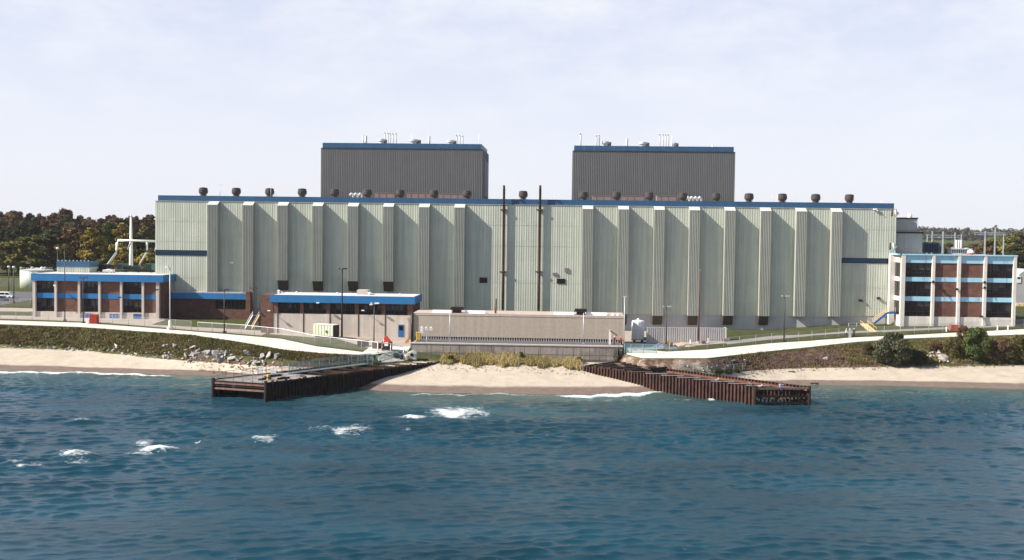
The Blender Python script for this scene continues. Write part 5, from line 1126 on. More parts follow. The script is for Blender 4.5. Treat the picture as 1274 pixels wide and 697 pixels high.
for s, m in ((-.8, white), (.8, paleyellow)):
    q = MB(); q.bar((a0[0]+s, y0, a0[2]), (a1[0]+s, y1, a1[2]), .22, .55); q.bar((a0[0]+s, y0, a0[2]+1), (a1[0]+s, y1, a1[2]+1), .08, .08)
    for k in range(4): t = k/3; c = Vector(a0).lerp(Vector(a1), t); q.bar((c.x+s, c.y, c.z), (c.x+s, c.y, c.z+1), .07, .07)
    q.build('side_rail', m, o)
q = MB()
for k in range(14): t = (k+.5)/14; c = Vector(a0).lerp(Vector(a1), t); q.box(c.x-.7, c.x+.7, c.y-.3, c.y+.3, c.z-.05, c.z+.05)
q.build('tread', mat('navy_tread', (.012, .03, .08), .6), o)
q = MB(); q.box(a0[0]-.9, a0[0]+.9, y0, y0+2, a0[2]-.4, a0[2]); q.box(a0[0]-.7, a0[0]+.7, y0+.2, y0+1.8, 5.5, a0[2]-.4); q.build('landing', fdark, o)
# ------------------------------------------------------------------ far things
def gant(label, posts, beams, Y):
    o = thing('transmission_gantry', label, 'power line gantry', (PX(posts[0][0], Y, 300), Y, ter(PX(posts[0][0], Y, 300), Y)))
    for (px, yt, w) in posts:
        x = PX(px, Y, 300); z0 = ter(x, Y)-1; zt = PZ(yt, Y, px); q = MB(); n = 14
        for s in (-w, w):
            for d in (-w, w): q.bar((x+s, Y+d, z0), (x+s*.4, Y+d*.4, zt), .11, .11)
        for j in range(n):
            f0, f1 = 1-.6*j/n, 1-.6*(j+1)/n; za, zb = z0+(zt-z0)*j/n, z0+(zt-z0)*(j+1)/n
            for d in (-w, w): q.bar((x-w*f0, Y+d*f0, za), (x+w*f1, Y+d*f1, zb), .06, .06)
        q.build('post', gantry, o)
    for (pa, pb, py) in beams:
        x0, x1 = PX(pa, Y, py), PX(pb, Y, py); z = PZ(py, Y, (pa+pb)/2); q = MB(); q.bar((x0, Y, z), (x1, Y, z), .14, .14); q.bar((x0, Y, z-1.0), (x1, Y, z-1.0), .14, .14); n = 12
        for j in range(n): q.bar((x0+(x1-x0)*j/n, Y, z if j % 2 else z-1), (x0+(x1-x0)*(j+1)/n, Y, z-1 if j % 2 else z), .08, .08)
        q.build('beam', gantry, o)
    return o
gant('pale blue lattice gantry above the left half of the right office roof', [(1153.5, 292, .22), (1159.5, 287.5, .28), (1173, 288, .36), (1188, 289.5, .3), (1196, 291, .2)], [(1153, 1197, 292.6)], 470)
gant('pale blue lattice gantry above the right half of the right office roof', [(1225.4, 288, .36), (1237.8, 283, .28), (1248.5, 291, .24)], [(1212, 1252, 289.6)], 520)
# quonset hut at the right edge
Yq = 372; o = thing('arched_hut', 'grey arched metal hut at the right edge of the picture', 'hut', (PX(1283, Yq), Yq, ter(PX(1283, Yq), Yq)))
xc = PX(1284, Yq, 350); r = PX(1284, Yq, 350)-PX(1263, Yq, 350); zb = PZ(354, Yq, 1270); z0 = o.location.z-.5; n = 18
arc = [(xc+r*math.cos(math.pi*j/n), zb+r*.92*math.sin(math.pi*j/n)) for j in range(n+1)]
q = MB()
for j in range(n): q.face([(arc[j][0], Yq, arc[j][1]), (arc[j+1][0], Yq, arc[j+1][1]), (arc[j+1][0], Yq+24, arc[j+1][1]), (arc[j][0], Yq+24, arc[j][1])], 0, True)
q.box(xc-r, xc-r+.2, Yq, Yq+24, z0, zb); q.box(xc+r-.2, xc+r, Yq, Yq+24, z0, zb); q.build('shell', lightgrey, o)
q = MB(); q.face([(x, Yq+.05, z) for x, z in arc]); q.build('end_wall', concg, o)
q = MB(); q.box(xc-r+.21, xc+r-.21, Yq+.05, Yq+.3, z0, zb-.01); q.build('base_wall', concg, o)
q = MB(); q.box(PX(1265, Yq), PX(1270, Yq), Yq-.12, Yq+.0, PZ(352, Yq, 1268), PZ(345, Yq, 1268)); q.tube((PX(1267.5, Yq), Yq-.12, PZ(345.2, Yq, 1268)), (PX(1267.5, Yq), Yq, PZ(345.2, Yq, 1268)), (PX(1270, Yq)-PX(1265, Yq))/2-.01, n=16); q.build('white_hatch', white, o)
for (a, c) in ((1263.5, 366.5), (1269, 367), (1274.5, 367)): x = PX(a, Yq-6, c); q = MB(); q.box(x, x+1.1, Yq-6.6, Yq-6, ter(x, Yq-6)-.2, ter(x, Yq-6)+1.0); q.box(x+.1, x+1.0, Yq-6.62, Yq-6.6, ter(x, Yq-6)+.2, ter(x, Yq-6)+.8); tag(q.build('barrier_block', paleyellow, loc=(x, Yq-6.3, ter(x, Yq-6))), 'pale yellow block in front of the arched hut', 'block', 'yellow blocks by the hut')
# white van at the left edge
Yv = 344; x = PX(6, Yv, 370); z = ter(x, Yv)+.06; o = thing('parked_van', 'white van parked on the lot at the left edge', 'van', (x, Yv, z)); s = 1.0
q = MB(); q.prism([(x-2.4, z+.4), (x+2.3, z+.4), (x+2.3, z+1.1), (x+1.7, z+1.2), (x+1.1, z+2.0), (x-2.3, z+2.05), (x-2.4, z+1.9)], 'y', Yv, Yv+1.9); q.build('body', white, o)
q = MB(); q.prism([(x+.1, z+1.2), (x+1.5, z+1.2), (x+1.0, z+1.8), (x+.1, z+1.8)], 'y', Yv-.02, Yv); q.prism([(x-2.0, z+1.25), (x-.1, z+1.25), (x-.1, z+1.8), (x-2.0, z+1.8)], 'y', Yv-.02, Yv); q.build('window', glass, o)
for dx in (-1.5, 1.4):
    for yy in (Yv-.05, Yv+1.7): q = MB(); q.tube((x+dx, yy, z+.36), (x+dx, yy+.25, z+.36), .36, n=14); q.build('wheel', black, o)
q = MB(); q.box(x+2.28, x+2.36, Yv+.1, Yv+1.8, z+.4, z+.6); q.build('bumper', fdark, o)
Yv = 336; x = PX(1, Yv, 376); z = ter(x, Yv)+.06; o = thing('parked_car', 'dark blue car parked in front of the white van', 'car', (x, Yv, z))
q = MB(); q.prism([(x-2.2, z+.35), (x+2.2, z+.35), (x+2.15, z+.8), (x+1.2, z+.92), (x+.5, z+1.4), (x-1.1, z+1.42), (x-1.8, z+.95), (x-2.2, z+.85)], 'y', Yv, Yv+1.75); q.build('body', mat('car_blue', (.05, .07, .11), .3, .1), o)
q = MB(); q.prism([(x-1.5, z+.95), (x+1.0, z+.95), (x+.42, z+1.34), (x-1.05, z+1.36)], 'y', Yv-.02, Yv); q.build('window', glass, o)
for dx in (-1.35, 1.35):
    for yy in (Yv-.05, Yv+1.55): q = MB(); q.tube((x+dx, yy, z+.32), (x+dx, yy+.22, z+.32), .33, n=14); q.build('wheel', black, o)

# ------------------------------------------------------------------ people and gulls
skin = mat('skin', (.42, .25, .18), .6); hair = mat('hair', (.05, .035, .025), .8)
def skinned(name, joints, edges, mats, matf, parent):
    me = bpy.data.meshes.new(name); me.from_pydata([j[0] for j in joints], edges, []); o = bpy.data.objects.new(name, me); COL.objects.link(o)
    md = o.modifiers.new('s', 'SKIN'); sv = me.skin_vertices[0].data
    for k, j in enumerate(joints): sv[k].radius = (j[1], j[1] if len(j) < 3 else j[2]); sv[k].use_root = (k == 0)
    o.modifiers.new('u', 'SUBSURF').levels = 2
    dg = bpy.context.evaluated_depsgraph_get(); m2 = bpy.data.meshes.new_from_object(o.evaluated_get(dg)); o.modifiers.clear(); o.data = m2; bpy.data.meshes.remove(me)
    m2.materials.clear()
    for m in mats: m2.materials.append(m)
    for p in m2.polygons: p.use_smooth = True; p.material_index = matf(p.center)
    o.parent = parent; return o
def person(label, loc, rz, jacket, trousers, hat=None, pose='stand', hgt=1.78):
    o = thing('person', label, 'person', loc); k = hgt/1.78
    v = lambda x, y, z: (x*k, y*k, z*k)
    if pose == 'sit':
        J = [(v(0, 0, .10), .15), (v(0, .02, .38), .16), (v(0, .02, .55), .17), (v(0, 0, .66), .07), (v(0, -.02, .78), .095), (v(0, -.02, .88), .085),
             (v(-.20, .02, .56), .07), (v(-.27, -.12, .33), .05), (v(-.20, -.36, .25), .04), (v(-.18, -.43, .25), .035), (v(.20, .02, .56), .07), (v(.42, -.12, .50), .05), (v(.60, -.22, .66), .04), (v(.65, -.26, .70), .035),
             (v(-.10, -.02, .08), .09), (v(-.12, -.44, .06), .07), (v(-.12, -.46, -.34), .05), (v(-.12, -.58, -.38), .04), (v(.10, -.02, .08), .09), (v(.12, -.44, .06), .07), (v(.13, -.46, -.34), .05), (v(.13, -.58, -.38), .04)]
        hz, hd = .08, .64
    else:
        lx = .04 if pose == 'walk' else 0
        J = [(v(0, 0, .95), .145), (v(0, 0, 1.22), .155), (v(0, 0, 1.42), .165), (v(0, 0, 1.53), .065), (v(0, -.02, 1.64), .095), (v(0, -.02, 1.74), .085),
             (v(-.20, 0, 1.43), .07), (v(-.27, .0, 1.14), .05), (v(-.25, -.14, .92), .04), (v(-.25, -.18, .84), .035), (v(.20, 0, 1.43), .07), (v(.27, .02, 1.14), .05), (v(.24, -.16, .95), .04), (v(.23, -.22, .90), .035),
             (v(-.10, 0, .90), .09), (v(-.11, -.02-lx*3, .50), .07), (v(-.11, .02-lx*5, .09), .05), (v(-.11, -.12-lx*5, .05), .04), (v(.10, 0, .90), .09), (v(.11, -.02+lx*3, .50), .07), (v(.11, .04+lx*6, .09), .05), (v(.11, -.10+lx*6, .05), .04)]
        hz, hd = .93, 1.56
    Ed = [(0, 1), (1, 2), (2, 3), (3, 4), (4, 5), (2, 6), (6, 7), (7, 8), (8, 9), (2, 10), (10, 11), (11, 12), (12, 13), (0, 14), (14, 15), (15, 16), (16, 17), (0, 18), (18, 19), (19, 20), (20, 21)]
    hands = [Vector(J[9][0]), Vector(J[13][0])]
    def mf(c):
        if c.z > (hd-.02)*k: return 2
        if min((c-h).length for h in hands) < .09: return 2
        if pose == 'sit': return 1 if (c.y < -.13*k and c.z < .17*k) or c.z < .0 else 0
        return 1 if c.z < hz*k and abs(c.x) < .2*k else 0
    skinned('body', J, Ed, [jacket, trousers, skin], mf, o)
    zc = J[5][0][2]-.02; q = MB(); q.lathe((0, -.02, zc-.03), [(.118, 0), (.115, .06), (.09, .11), (.03, .135)], n=12)
    if hat: q.lathe((0, -.04, zc-.04), [(.15, 0), (.15, .02)], n=12)
    h = q.build('hard_hat' if hat else 'hair', hat or hair, None); h.parent = o
    o.rotation_euler.z = rz; return o
orange = mat('orange_vest', (.62, .13, .05), .7); navyc = mat('navy_trousers', (.03, .035, .06), .8); jeans = mat('blue_trousers', (.06, .09, .15), .8); wshirt = mat('white_shirt', (.62, .60, .58), .8); blues = mat('pale_blue_jacket', (.30, .38, .50), .8); rshirt = mat('red_shirt', (.40, .06, .05), .8); dshirt = mat('dark_jacket', (.06, .06, .08), .8)
yh = mat('yellow_hat', (.65, .42, .08), .5)
for px, m, hh, lab in ((764.2, rshirt, white, 'worker in red top and white hard hat on the platform beside the jib post'), (772, orange, yh, 'worker in orange vest and yellow hard hat on the platform corner')):
    x = PX(px, 249.5, 424); person(lab, (x, 249.5, ZPL-.1), .4, m, navyc, hh, hgt=1.95)
for px, py, m, tr, lab in ((1052.8, 419.8, wshirt, dshirt, 'person in white shirt standing left of a grey pillar on the service road'), (1062.3, 419.6, dshirt, navyc, 'person in dark jacket standing right of a grey pillar on the service road')):
    g = G(px, py); person(lab, g, .3, m, tr, white, hgt=2.0)
g = G(1057.3, 420.3); o = thing('grey_pillar', 'grey pillar standing between two people on the service road', 'pillar', g); q = MB(); q.box(g[0]-.28, g[0]+.28, g[1]-.2, g[1]+.2, g[2]-.1, g[2]+1.9); q.build('post', fgrey, o); q = MB(); q.lathe((g[0], g[1], g[2]+1.9), [(.2, 0), (.25, .15), (.1, .35)], n=8); q.build('cap', fgrey, o)
p = lerp2(D_, R_, .47); person('person in pale blue jacket sitting on the end beam of the right pier', (p[0], p[1]+.1, 3.12), .15, blues, jeans, None, 'sit', 1.9)
gw = mat('gull_white', (.75, .75, .74), .7); gg = mat('gull_grey', (.32, .34, .36), .7); gb = mat('gull_beak', (.5, .33, .05), .6)
def gull(label, loc, rz, legs=True):
    o = thing('gull', label, 'gull', loc); h = .12 if legs else -.03
    skinned('body', [((0, 0, .10+h), .085), ((0, -.14, .13+h), .075), ((0, -.22, .24+h), .05), ((0, -.27, .32+h), .055), ((0, -.33, .315+h), .03), ((0, .15, .10+h), .06), ((0, .32, .11+h), .025)], [(0, 1), (1, 2), (2, 3), (3, 4), (0, 5), (5, 6)], [gw, gg], lambda c: 1 if c.z > .13+h and c.y > -.12 else 0, o)
    q = MB(); q.tube((0, -.33, .31+h), (0, -.42, .295+h), .016, .005, n=6); e = q.build('beak', gb, None); e.parent = o
    if legs:
        q = MB()
        for s in (-.04, .04): q.tube((s, 0, 0), (s, 0, .1+h), .01, n=5)
        e = q.build('leg', gb, None); e.parent = o
    o.rotation_euler.z = rz; o.scale = (1.35,)*3
p = lerp2(D_, R_, .09); gull('gull standing on the end beam near the front corner of the right pier', (p[0], p[1], 3.13), 1.2)
p = lerp2(Fa, D_, .985); gull('gull perched on the front corner of the right pier wall', (p[0]-.2, p[1]+.3, ZD+.08), -1.0)
p = lerp2(Fa, D_, .80); gull('gull perched on a pale cap plate midway along the right pier', (p[0], p[1]+.2, ZD+.08), 1.8)
c = P(246, 552, Z=0.1); gull('gull floating on the water right of a whitecap', c, 1.5, False)
# ------------------------------------------------------------------ foliage
def leafmat(name, c1, c2, rough=.75):
    m = bpy.data.materials.new(name); m.use_nodes = True; t = m.node_tree; b = t.nodes['Principled BSDF']
    b.inputs['Roughness'].default_value = rough; b.inputs['Specular IOR Level'].default_value = .15
    a = N(t, 'ShaderNodeAttribute', attribute_name='tint'); s = N(t, 'ShaderNodeSeparateColor'); t.links.new(a.outputs['Color'], s.inputs[0])
    mx = N(t, 'ShaderNodeMix', data_type='RGBA'); mx.inputs['A'].default_value = (*c1, 1); mx.inputs['B'].default_value = (*c2, 1); t.links.new(s.outputs[0], mx.inputs['Factor'])
    oi = N(t, 'ShaderNodeObjectInfo'); mr = N(t, 'ShaderNodeMapRange'); mr.inputs[3].default_value = .75; mr.inputs[4].default_value = 1.25; t.links.new(oi.outputs['Random'], mr.inputs[0])
    vm = N(t, 'ShaderNodeVectorMath', operation='SCALE'); t.links.new(mx.outputs['Result'], vm.inputs[0]); t.links.new(mr.outputs[0], vm.inputs['Scale']); t.links.new(vm.outputs[0], b.inputs['Base Color'])
    MATS[name] = m; return m
LM = {'dark': leafmat('leaf_dark', (0.031, 0.035, 0.014), (0.079, 0.084, 0.030)), 'olive': leafmat('leaf_olive', (0.077, 0.081, 0.022), (0.189, 0.168, 0.042)),
      'yellow': leafmat('leaf_yellow', (0.182, 0.154, 0.031), (0.378, 0.280, 0.049)), 'rust': leafmat('leaf_rust', (.062, .036, .016), (.140, .080, .034)),
      'red': leafmat('leaf_red', (.055, .022, .016), (.115, .045, .030)), 'brown': leafmat('leaf_brown', (0.070, 0.045, 0.025), (0.166, 0.105, 0.053)),
      'green': leafmat('leaf_green', (.030, .048, .013), (.085, .108, .030)), 'willow': leafmat('leaf_willow', (.045, .052, .028), (.12, .125, .07)),
      'scrub': leafmat('leaf_scrub', (.040, .040, .014), (.11, .09, .03)), 'far': leafmat('leaf_far', (.050, .048, .035), (.105, .09, .06))}
bark = mat('bark', (.07, .055, .045), .9, .2)
def leafmesh(name, blobs, nleaf, size, seed, m, droop=0.0):
    """many small leaf clumps spread through blobs (centre, radii); a blob's tint is its own hue"""
    r = np.random.default_rng(seed); V = []; Fc = []; T = []
    wts = np.array([b[1][0]*b[1][1]+b[1][0]*b[1][2] for b in blobs]); wts = wts/wts.sum()
    for (c, R), w in zip(blobs, wts):
        n = int(nleaf*w)+1; d = r.normal(size=(n, 3)); d /= np.linalg.norm(d, axis=1)[:, None]
        rad = (r.uniform(.35, 1.0, n)**.45)[:, None]*(1+.22*r.normal(size=(n, 1))*(r.uniform(size=(n, 1)) < .4)); p = np.array(c)+d*rad*np.array(R); tint = np.clip(r.uniform(.1, .9)+r.normal(0, .18, n), 0, 1)
        nn = d+.8*r.normal(size=(n, 3)); nn /= np.linalg.norm(nn, axis=1)[:, None]
        u = np.cross(nn, r.normal(size=(n, 3))); u /= np.linalg.norm(u, axis=1)[:, None]; v = np.cross(nn, u)
        s = size*r.uniform(.5, 1.3, n)[:, None]
        if droop: v = v*(1-droop)+np.array([0, 0, -1])*droop*1.5
        q = np.stack([p-u*s*.5, p-v*s*.6+nn*s*.1, p+u*s*.5, p+v*s*.6+nn*s*.1], 1)
        i0 = len(V)*4
        V.append(q.reshape(-1, 3)); T.append(np.repeat(tint, 4))
    V = np.concatenate(V); T = np.concatenate(T); k = len(V)//4
    me = bpy.data.meshes.new(name); me.vertices.add(len(V)); me.vertices.foreach_set('co', V.astype(np.float32).ravel()); me.loops.add(4*k); me.loops.foreach_set('vertex_index', np.arange(4*k, dtype=np.int32)); me.polygons.add(k); me.polygons.foreach_set('loop_start', np.arange(0, 4*k, 4, dtype=np.int32)); me.update(calc_edges=True)
    at = me.attributes.new('tint', 'FLOAT_COLOR', 'POINT'); at.data.foreach_set('color', np.stack([T, T, T, np.ones_like(T)], -1).astype(np.float32).ravel()); me.materials.append(m); return me
def treekit(seed, wide, low, n=26, nleaf=6500, size=.034, droop=0):
    """unit-height tree: trunk mesh and crown mesh"""
    r = random.Random(seed); blobs = []; q = MB(); q.pipe([(0, 0, -.03), (.008, 0, .2), (-.008, .006, .45), (.01, -.004, .75)], .016, n=7)
    for k in range(n):
        z = low+(1-low)*(r.random()**.8)*.93; t = (z-low)/(1-low); prof_ = math.sin(math.pi*min(1, .16+.84*t))**.6*(1.0 if t < .75 else .9)
        a = r.uniform(0, 6.28); d = wide*prof_*r.uniform(.35, .85); rr = wide*r.uniform(.28, .46)*(1-.35*t)
        c = (d*math.cos(a), d*math.sin(a), min(z, 1-rr*.6)); blobs.append((c, (rr, rr, rr*.8)))
        if k % 2 == 0: zz0 = max(.12, c[2]-.2); q.tube((0, 0, zz0), (c[0]*.8, c[1]*.8, c[2]-.02), .009, .003, n=5)
    tm = q.build('trunk', bark); me = tm.data; bpy.data.objects.remove(tm)
    return me, leafmesh('crown', blobs, nleaf, size, seed, LM['dark'], droop)
KITS = [treekit(s, w, l) for s, w, l in ((1, .27, .22), (2, .31, .28), (3, .23, .18), (4, .34, .30), (5, .26, .15), (6, .30, .2))]
def tree(kit, x, y, z, h, w, colr, label, group=None, name='broadleaf_tree', cat='tree', rz=None):
    o = thing(name, label, cat, (x, y, z), group); o.scale = (w, w, h); o.rotation_euler.z = rnd.uniform(0, 6.28) if rz is None else rz
    for nm, me in (('trunk', kit[0]), ('crown', kit[1])):
        c = bpy.data.objects.new(nm, me); COL.objects.link(c); c.parent = o
        if nm == 'crown': c.material_slots[0].link = 'OBJECT'; c.material_slots[0].material = LM[colr]
    return o
CN = {'dark': 'dark green', 'olive': 'olive green', 'yellow': 'yellow', 'rust': 'rusty orange', 'red': 'dark red', 'brown': 'brown', 'green': 'green'}
sky_y = lambda px: float(np.interp(px, [-30, 0, 30, 60, 85, 105, 125, 150, 170, 193, 230], [262, 262, 263, 265.5, 263, 267, 269, 266, 266, 266, 268]))
rows = [(600, 0, 2.2, 11, 'redbrown', 'on the skyline of the autumn wood at the left'), (560, 5, 4, 12, 'mix', 'just under the skyline of the autumn wood at the left'), (525, 15, 6, 14, 'mix', 'in the upper part of the autumn wood at the left'), (490, 27, 7, 17, 'low', 'in the middle of the autumn wood at the left'), (455, 42, 6, 18, 'low', 'along the lower edge of the autumn wood at the left')]
PAL = {'redbrown': ['rust', 'brown', 'red', 'dark', 'brown', 'rust'], 'mix': ['brown', 'dark', 'rust', 'brown', 'red', 'dark'], 'low': ['dark', 'brown', 'dark', 'olive', 'brown', 'rust']}
for (Y, dy, jit, sp, pal, where) in rows:
    px = -130+rnd.uniform(0, 6)
    while px < 232:
        x = PX(px, Y, 300); g = ter(x, Y); yt = sky_y(px)+dy+rnd.uniform(-jit*.5, jit); h = max(9, PZ(yt, Y, px)-g); col = rnd.choice(PAL[pal])
        if px < 62 and pal != 'redbrown': col = rnd.choice(['dark', 'dark', 'brown'])
        if 84 < px < 112 and Y == 560: col = 'dark'
        w = h*rnd.uniform(.85, 1.1)*1.15
        tree(KITS[rnd.randrange(6)], x, Y+rnd.uniform(-6, 6), g, h, max(w, 14), col, '%s tree %s' % (CN[col], where), 'trees of the autumn wood, %s, %s' % (CN[col], where.split(' of ')[0]))
        px += sp*rnd.uniform(.8, 1.2)
for (px, yt, Y, w, col, lab) in ((40, 292, 445, 21, 'olive', 'large olive green tree above the pale green storage tank'), (14, 300, 450, 15, 'olive', 'olive green tree near the left edge behind the parking lot'),
     (115, 281, 450, 14, 'yellow', 'tall yellow green tree right of the roof penthouse'), (118, 279, 462, 13, 'rust', 'orange topped tree just behind the tall yellow green tree'), (153.5, 275, 480, 13, 'yellow', 'bright yellow tree on the upper slope just left of the white mast'),
     (91, 283, 465, 16, 'rust', 'rusty brown tree between the olive tree and the yellow green tree'), (135, 276, 490, 10, 'green', 'green tree left of the bright yellow tree'), (150, 312, 430, 10, 'yellow', 'small yellow tree under the white pipe bridge'),
     (180, 280, 500, 11, 'olive', 'olive tree on the slope right of the white mast'), (184, 314, 428, 11, 'yellow', 'small yellow orange tree beside the left end of the hall'), (132, 316, 432, 9, 'olive', 'small olive tree left of the pipe bridge legs'), (169, 271, 520, 9, 'rust', 'orange tree behind the top of the white mast'), (66, 285, 470, 18, 'dark', 'big very dark tree left of the rusty brown tree'), (82, 259.5, 575, 9, 'red', 'dark red tree top standing up from the left skyline')):
    x = PX(px, Y, 300); g = ter(x, Y); h = PZ(yt, Y, px)-g; tree(KITS[rnd.randrange(6)], x, Y, g, h, w*1.75, col, lab)
# right side trees
for (px, yt, Y, w, col, lab) in ((1226, 299, 560, 12, 'rust', 'orange brown tree at the left end of the clump right of the three stacks'), (1234, 294, 590, 16, 'olive', 'olive tree second from the left in the clump on the right'), (1244, 293, 575, 15, 'scrub', 'dull green tree in the middle of the clump on the right'), (1254, 294, 560, 15, 'olive', 'dull olive tree right of the middle of the clump on the right'),
     (1262, 291, 600, 16, 'brown', 'brown tree in the clump above the right office corner'), (1271, 288, 570, 20, 'dark', 'tall dark tree above the arched hut'), (1285, 289, 575, 20, 'olive', 'olive tree at the right edge above the arched hut'), (1304, 291, 590, 20, 'brown', 'brown tree beyond the right edge of the hut'), (1328, 290, 570, 20, 'dark', 'dark tree farther right than the brown one by the hut'), (1352, 293, 600, 20, 'scrub', 'dull green tree at the far right end of the clump'), (1262, 303, 520, 12, 'dark', 'lower dark tree in front of the clump on the right'), (1276, 306, 520, 12, 'scrub', 'lower green tree in front of the clump at the right edge'),
     (1206, 304.5, 800, 13, 'rust', 'small orange tree right of the three white stacks'), (1213, 303, 820, 12, 'brown', 'small brown tree right of the small orange tree'), (1181, 302, 760, 15, 'olive', 'olive tree left of the three white stacks'), (1170, 303, 740, 15, 'scrub', 'green tree behind the dark blue cooling unit'), (1160, 301.5, 780, 15, 'brown', 'brown tree behind the left gantry post'), (1250, 305, 640, 13, 'green', 'green tree low in the clump on the right'), (1238, 305, 600, 13, 'brown', 'brown tree low in the clump on the right')):
    x = PX(px, Y, 300); g = ter(x, Y); h = max(5, PZ(yt, Y, px)-g); tree(KITS[rnd.randrange(6)], x, Y, g, h, w*1.6, col, lab)
def farwood():
    r = random.Random(3); blobs = []
    for k in range(520):
        Y = r.uniform(1750, 2700); x = r.uniform(420, 1500)*Y/2200; z = ter(x, Y); h = r.uniform(13, 21); w = r.uniform(6, 10); blobs.append(((x, Y, z+h*.55), (w, w, h*.5)))
    me = leafmesh('far_wood', blobs, 62000, 4.2, 9, LM['far']); o = bpy.data.objects.new('far_wood', me); COL.objects.link(o); tag(o, 'hazy autumn wood along the far horizon on the right', 'wood', kind='stuff')
farwood()
sheet('stubble_field', 560, 1100, lambda X: 1150.0, lambda X: 1600.0, .4, mat('stubble', (.36, .27, .17), .95, .12, .02), 'pale tan stubble field far off on the right', step=30)
# shrubs
SK = [treekit(21, .52, .12, 30, 6000, .05), treekit(22, .46, .10, 34, 7000, .055, .45), treekit(23, .6, .15, 26, 4500, .055)]
for (px, yt, yb, w, kit, col, lab) in ((1111, 414, 456, 9.4, 1, 'willow', 'large grey green willow bush on the right bank'), (1213.5, 406, 450, 7.0, 0, 'green', 'large round green bush on the right bank above the beach'), (1187, 419, 446, 5.2, 2, 'scrub', 'olive bush between the pale boulders and the round green bush'),
     (1146, 436, 453, 4.0, 2, 'dark', 'low dark bush right of the willow bush'), (1135, 434, 453, 5, 2, 'dark', 'low dark bush touching the willow bush'), (1246, 421, 449, 7.2, 2, 'brown', 'brownish bush right of the round green bush'), (1268, 416, 450, 6.0, 0, 'scrub', 'olive bush at the right edge of the bank'), (1290, 418, 450, 7.0, 2, 'dark', 'dark bush cut by the right edge of the picture'),
     (1081, 427, 444, 3.2, 0, 'scrub', 'small yellow green bush left of the willow bush'), (1228, 439, 452, 4.6, 2, 'brown', 'low brown bush at the foot of the round green bush'), (1199, 405, 425, 3.4, 2, 'rust', 'thin reddish bush behind the round green bush'), (1222, 409, 430, 4, 2, 'scrub', 'olive bush behind the right side of the round green bush'), (1165, 424, 440, 5, 2, 'brown', 'brown bush above the pale boulders on the right bank'), (1096, 430, 453, 4, 1, 'willow', 'smaller grey green bush in front of the large willow bush'),
     (1254, 436, 453, 5, 2, 'dark', 'low dark bush below the brownish bush'), (767.5, 433, 451.5, 2.0, 1, 'scrub', 'thin green shrub at the right end of the retaining wall'), (561, 442, 452, 2.2, 1, 'scrub', 'small olive shrub at the left end of the beach grass'), (648, 438, 447.5, 1.5, 1, 'green', 'small green shrub against the middle of the retaining wall'), (720, 444, 453, 2.0, 1, 'scrub', 'small olive shrub at the right end of the beach grass'),
     (893, 458, 467, 3.2, 2, 'green', 'green weedy bush inside the low wire fence behind the right pier'), (905, 459, 466, 3.0, 2, 'dark', 'dark weedy bush at the middle of the low wire fence'), (916, 459, 465, 2.4, 2, 'scrub', 'olive weedy bush at the right end of the low wire fence'), (321, 451, 457, 1.8, 2, 'green', 'low green shrub on the beach behind the left pier signs')):
    g = G(px, yb); z = g[2]; h = PZ(yt, g[1]+.5, px)-z+.1; k = SK[kit]; wd = w/ (2*(.52, .46, .6)[kit])*.82
    tree(k, g[0], g[1]+.5, z-.1, h, wd, col, lab, name='shrub', cat='bush')
# grass and beach grass, blades too many to count
def blades(name, label, pts, hmin, hmax, wd, seed, cols, per=4, cat='grass'):
    r = np.random.default_rng(seed); V = []; F = []; T = []
    for (x, y, z, sc) in pts:
        for k in range(per):
            a = r.uniform(0, 6.28); h = r.uniform(hmin, hmax)*sc; l = r.uniform(.1, .5)*h; w = wd*r.uniform(.6, 1.3); bx_, by_ = x+r.normal(0, .12), y+r.normal(0, .12); p = r.uniform(0, 3.14); i = len(V)
            V += [(bx_-w*math.cos(p), by_-w*math.sin(p), z-.05), (bx_+w*math.cos(p), by_+w*math.sin(p), z-.05), (bx_+l*math.cos(a), by_+l*math.sin(a), z+h)]; F.append((i, i+1, i+2)); T += [min(1, max(0, .5+.45*bump2(x, y, 4.5, seed+50)+r.normal(0, .22)))]*3
    me = bpy.data.meshes.new(name); me.from_pydata(V, [], F); at = me.attributes.new('tint', 'FLOAT_COLOR', 'POINT'); T = np.array(T); at.data.foreach_set('color', np.stack([T, T, T, np.ones_like(T)], -1).astype(np.float32).ravel())
    me.materials.append(leafmat('blade_'+name, *cols)); o = bpy.data.objects.new(name, me); COL.objects.link(o); return tag(o, label, cat, kind='stuff')
def strip(n, x0, x1, a, b, seed, dens=None, sc=lambda x, t: 1):
    r = random.Random(seed); P_ = []
    while len(P_) < n:
        x = r.uniform(x0, x1); Y, Z = prof(x); t = r.random(); y = Y[5]+(Y[6]-Y[5])*(a+(b-a)*t)
        c = .5+.5*bump2(x, y, 3.0, seed)
        if dens and r.random() > dens(x, t): continue
        if r.random() > .35+.9*c: continue
        P_.append((x, y, ter(x, y), sc(x, t)*(.6+.7*c)))
    return P_
blades('bank_grass', 'rough olive brown grass covering the left bank', strip(7800, PX(-130, 265), PX(250, 255), .12, .97, 31, sc=lambda x, t: 1-.55*t), .25, .75, .10, 1, ((0.057, 0.051, 0.019), (0.199, 0.152, 0.061)))
blades('slope_grass', 'short green and tan grass on the left slope above the boulders', strip(7500, PX(205, 255), PX(462, 242), .42, .98, 32), .15, .40, .10, 2, ((0.072, 0.068, 0.023), (0.195, 0.156, 0.065)))
blades('bank_scrub', 'brown and green scrub covering the right bank', strip(5500, PX(1050, 258), PX(1430, 262), .10, .95, 33, sc=lambda x, t: 1-.5*t), .25, .75, .10, 3, ((0.067, 0.057, 0.023), (0.209, 0.162, 0.067)))
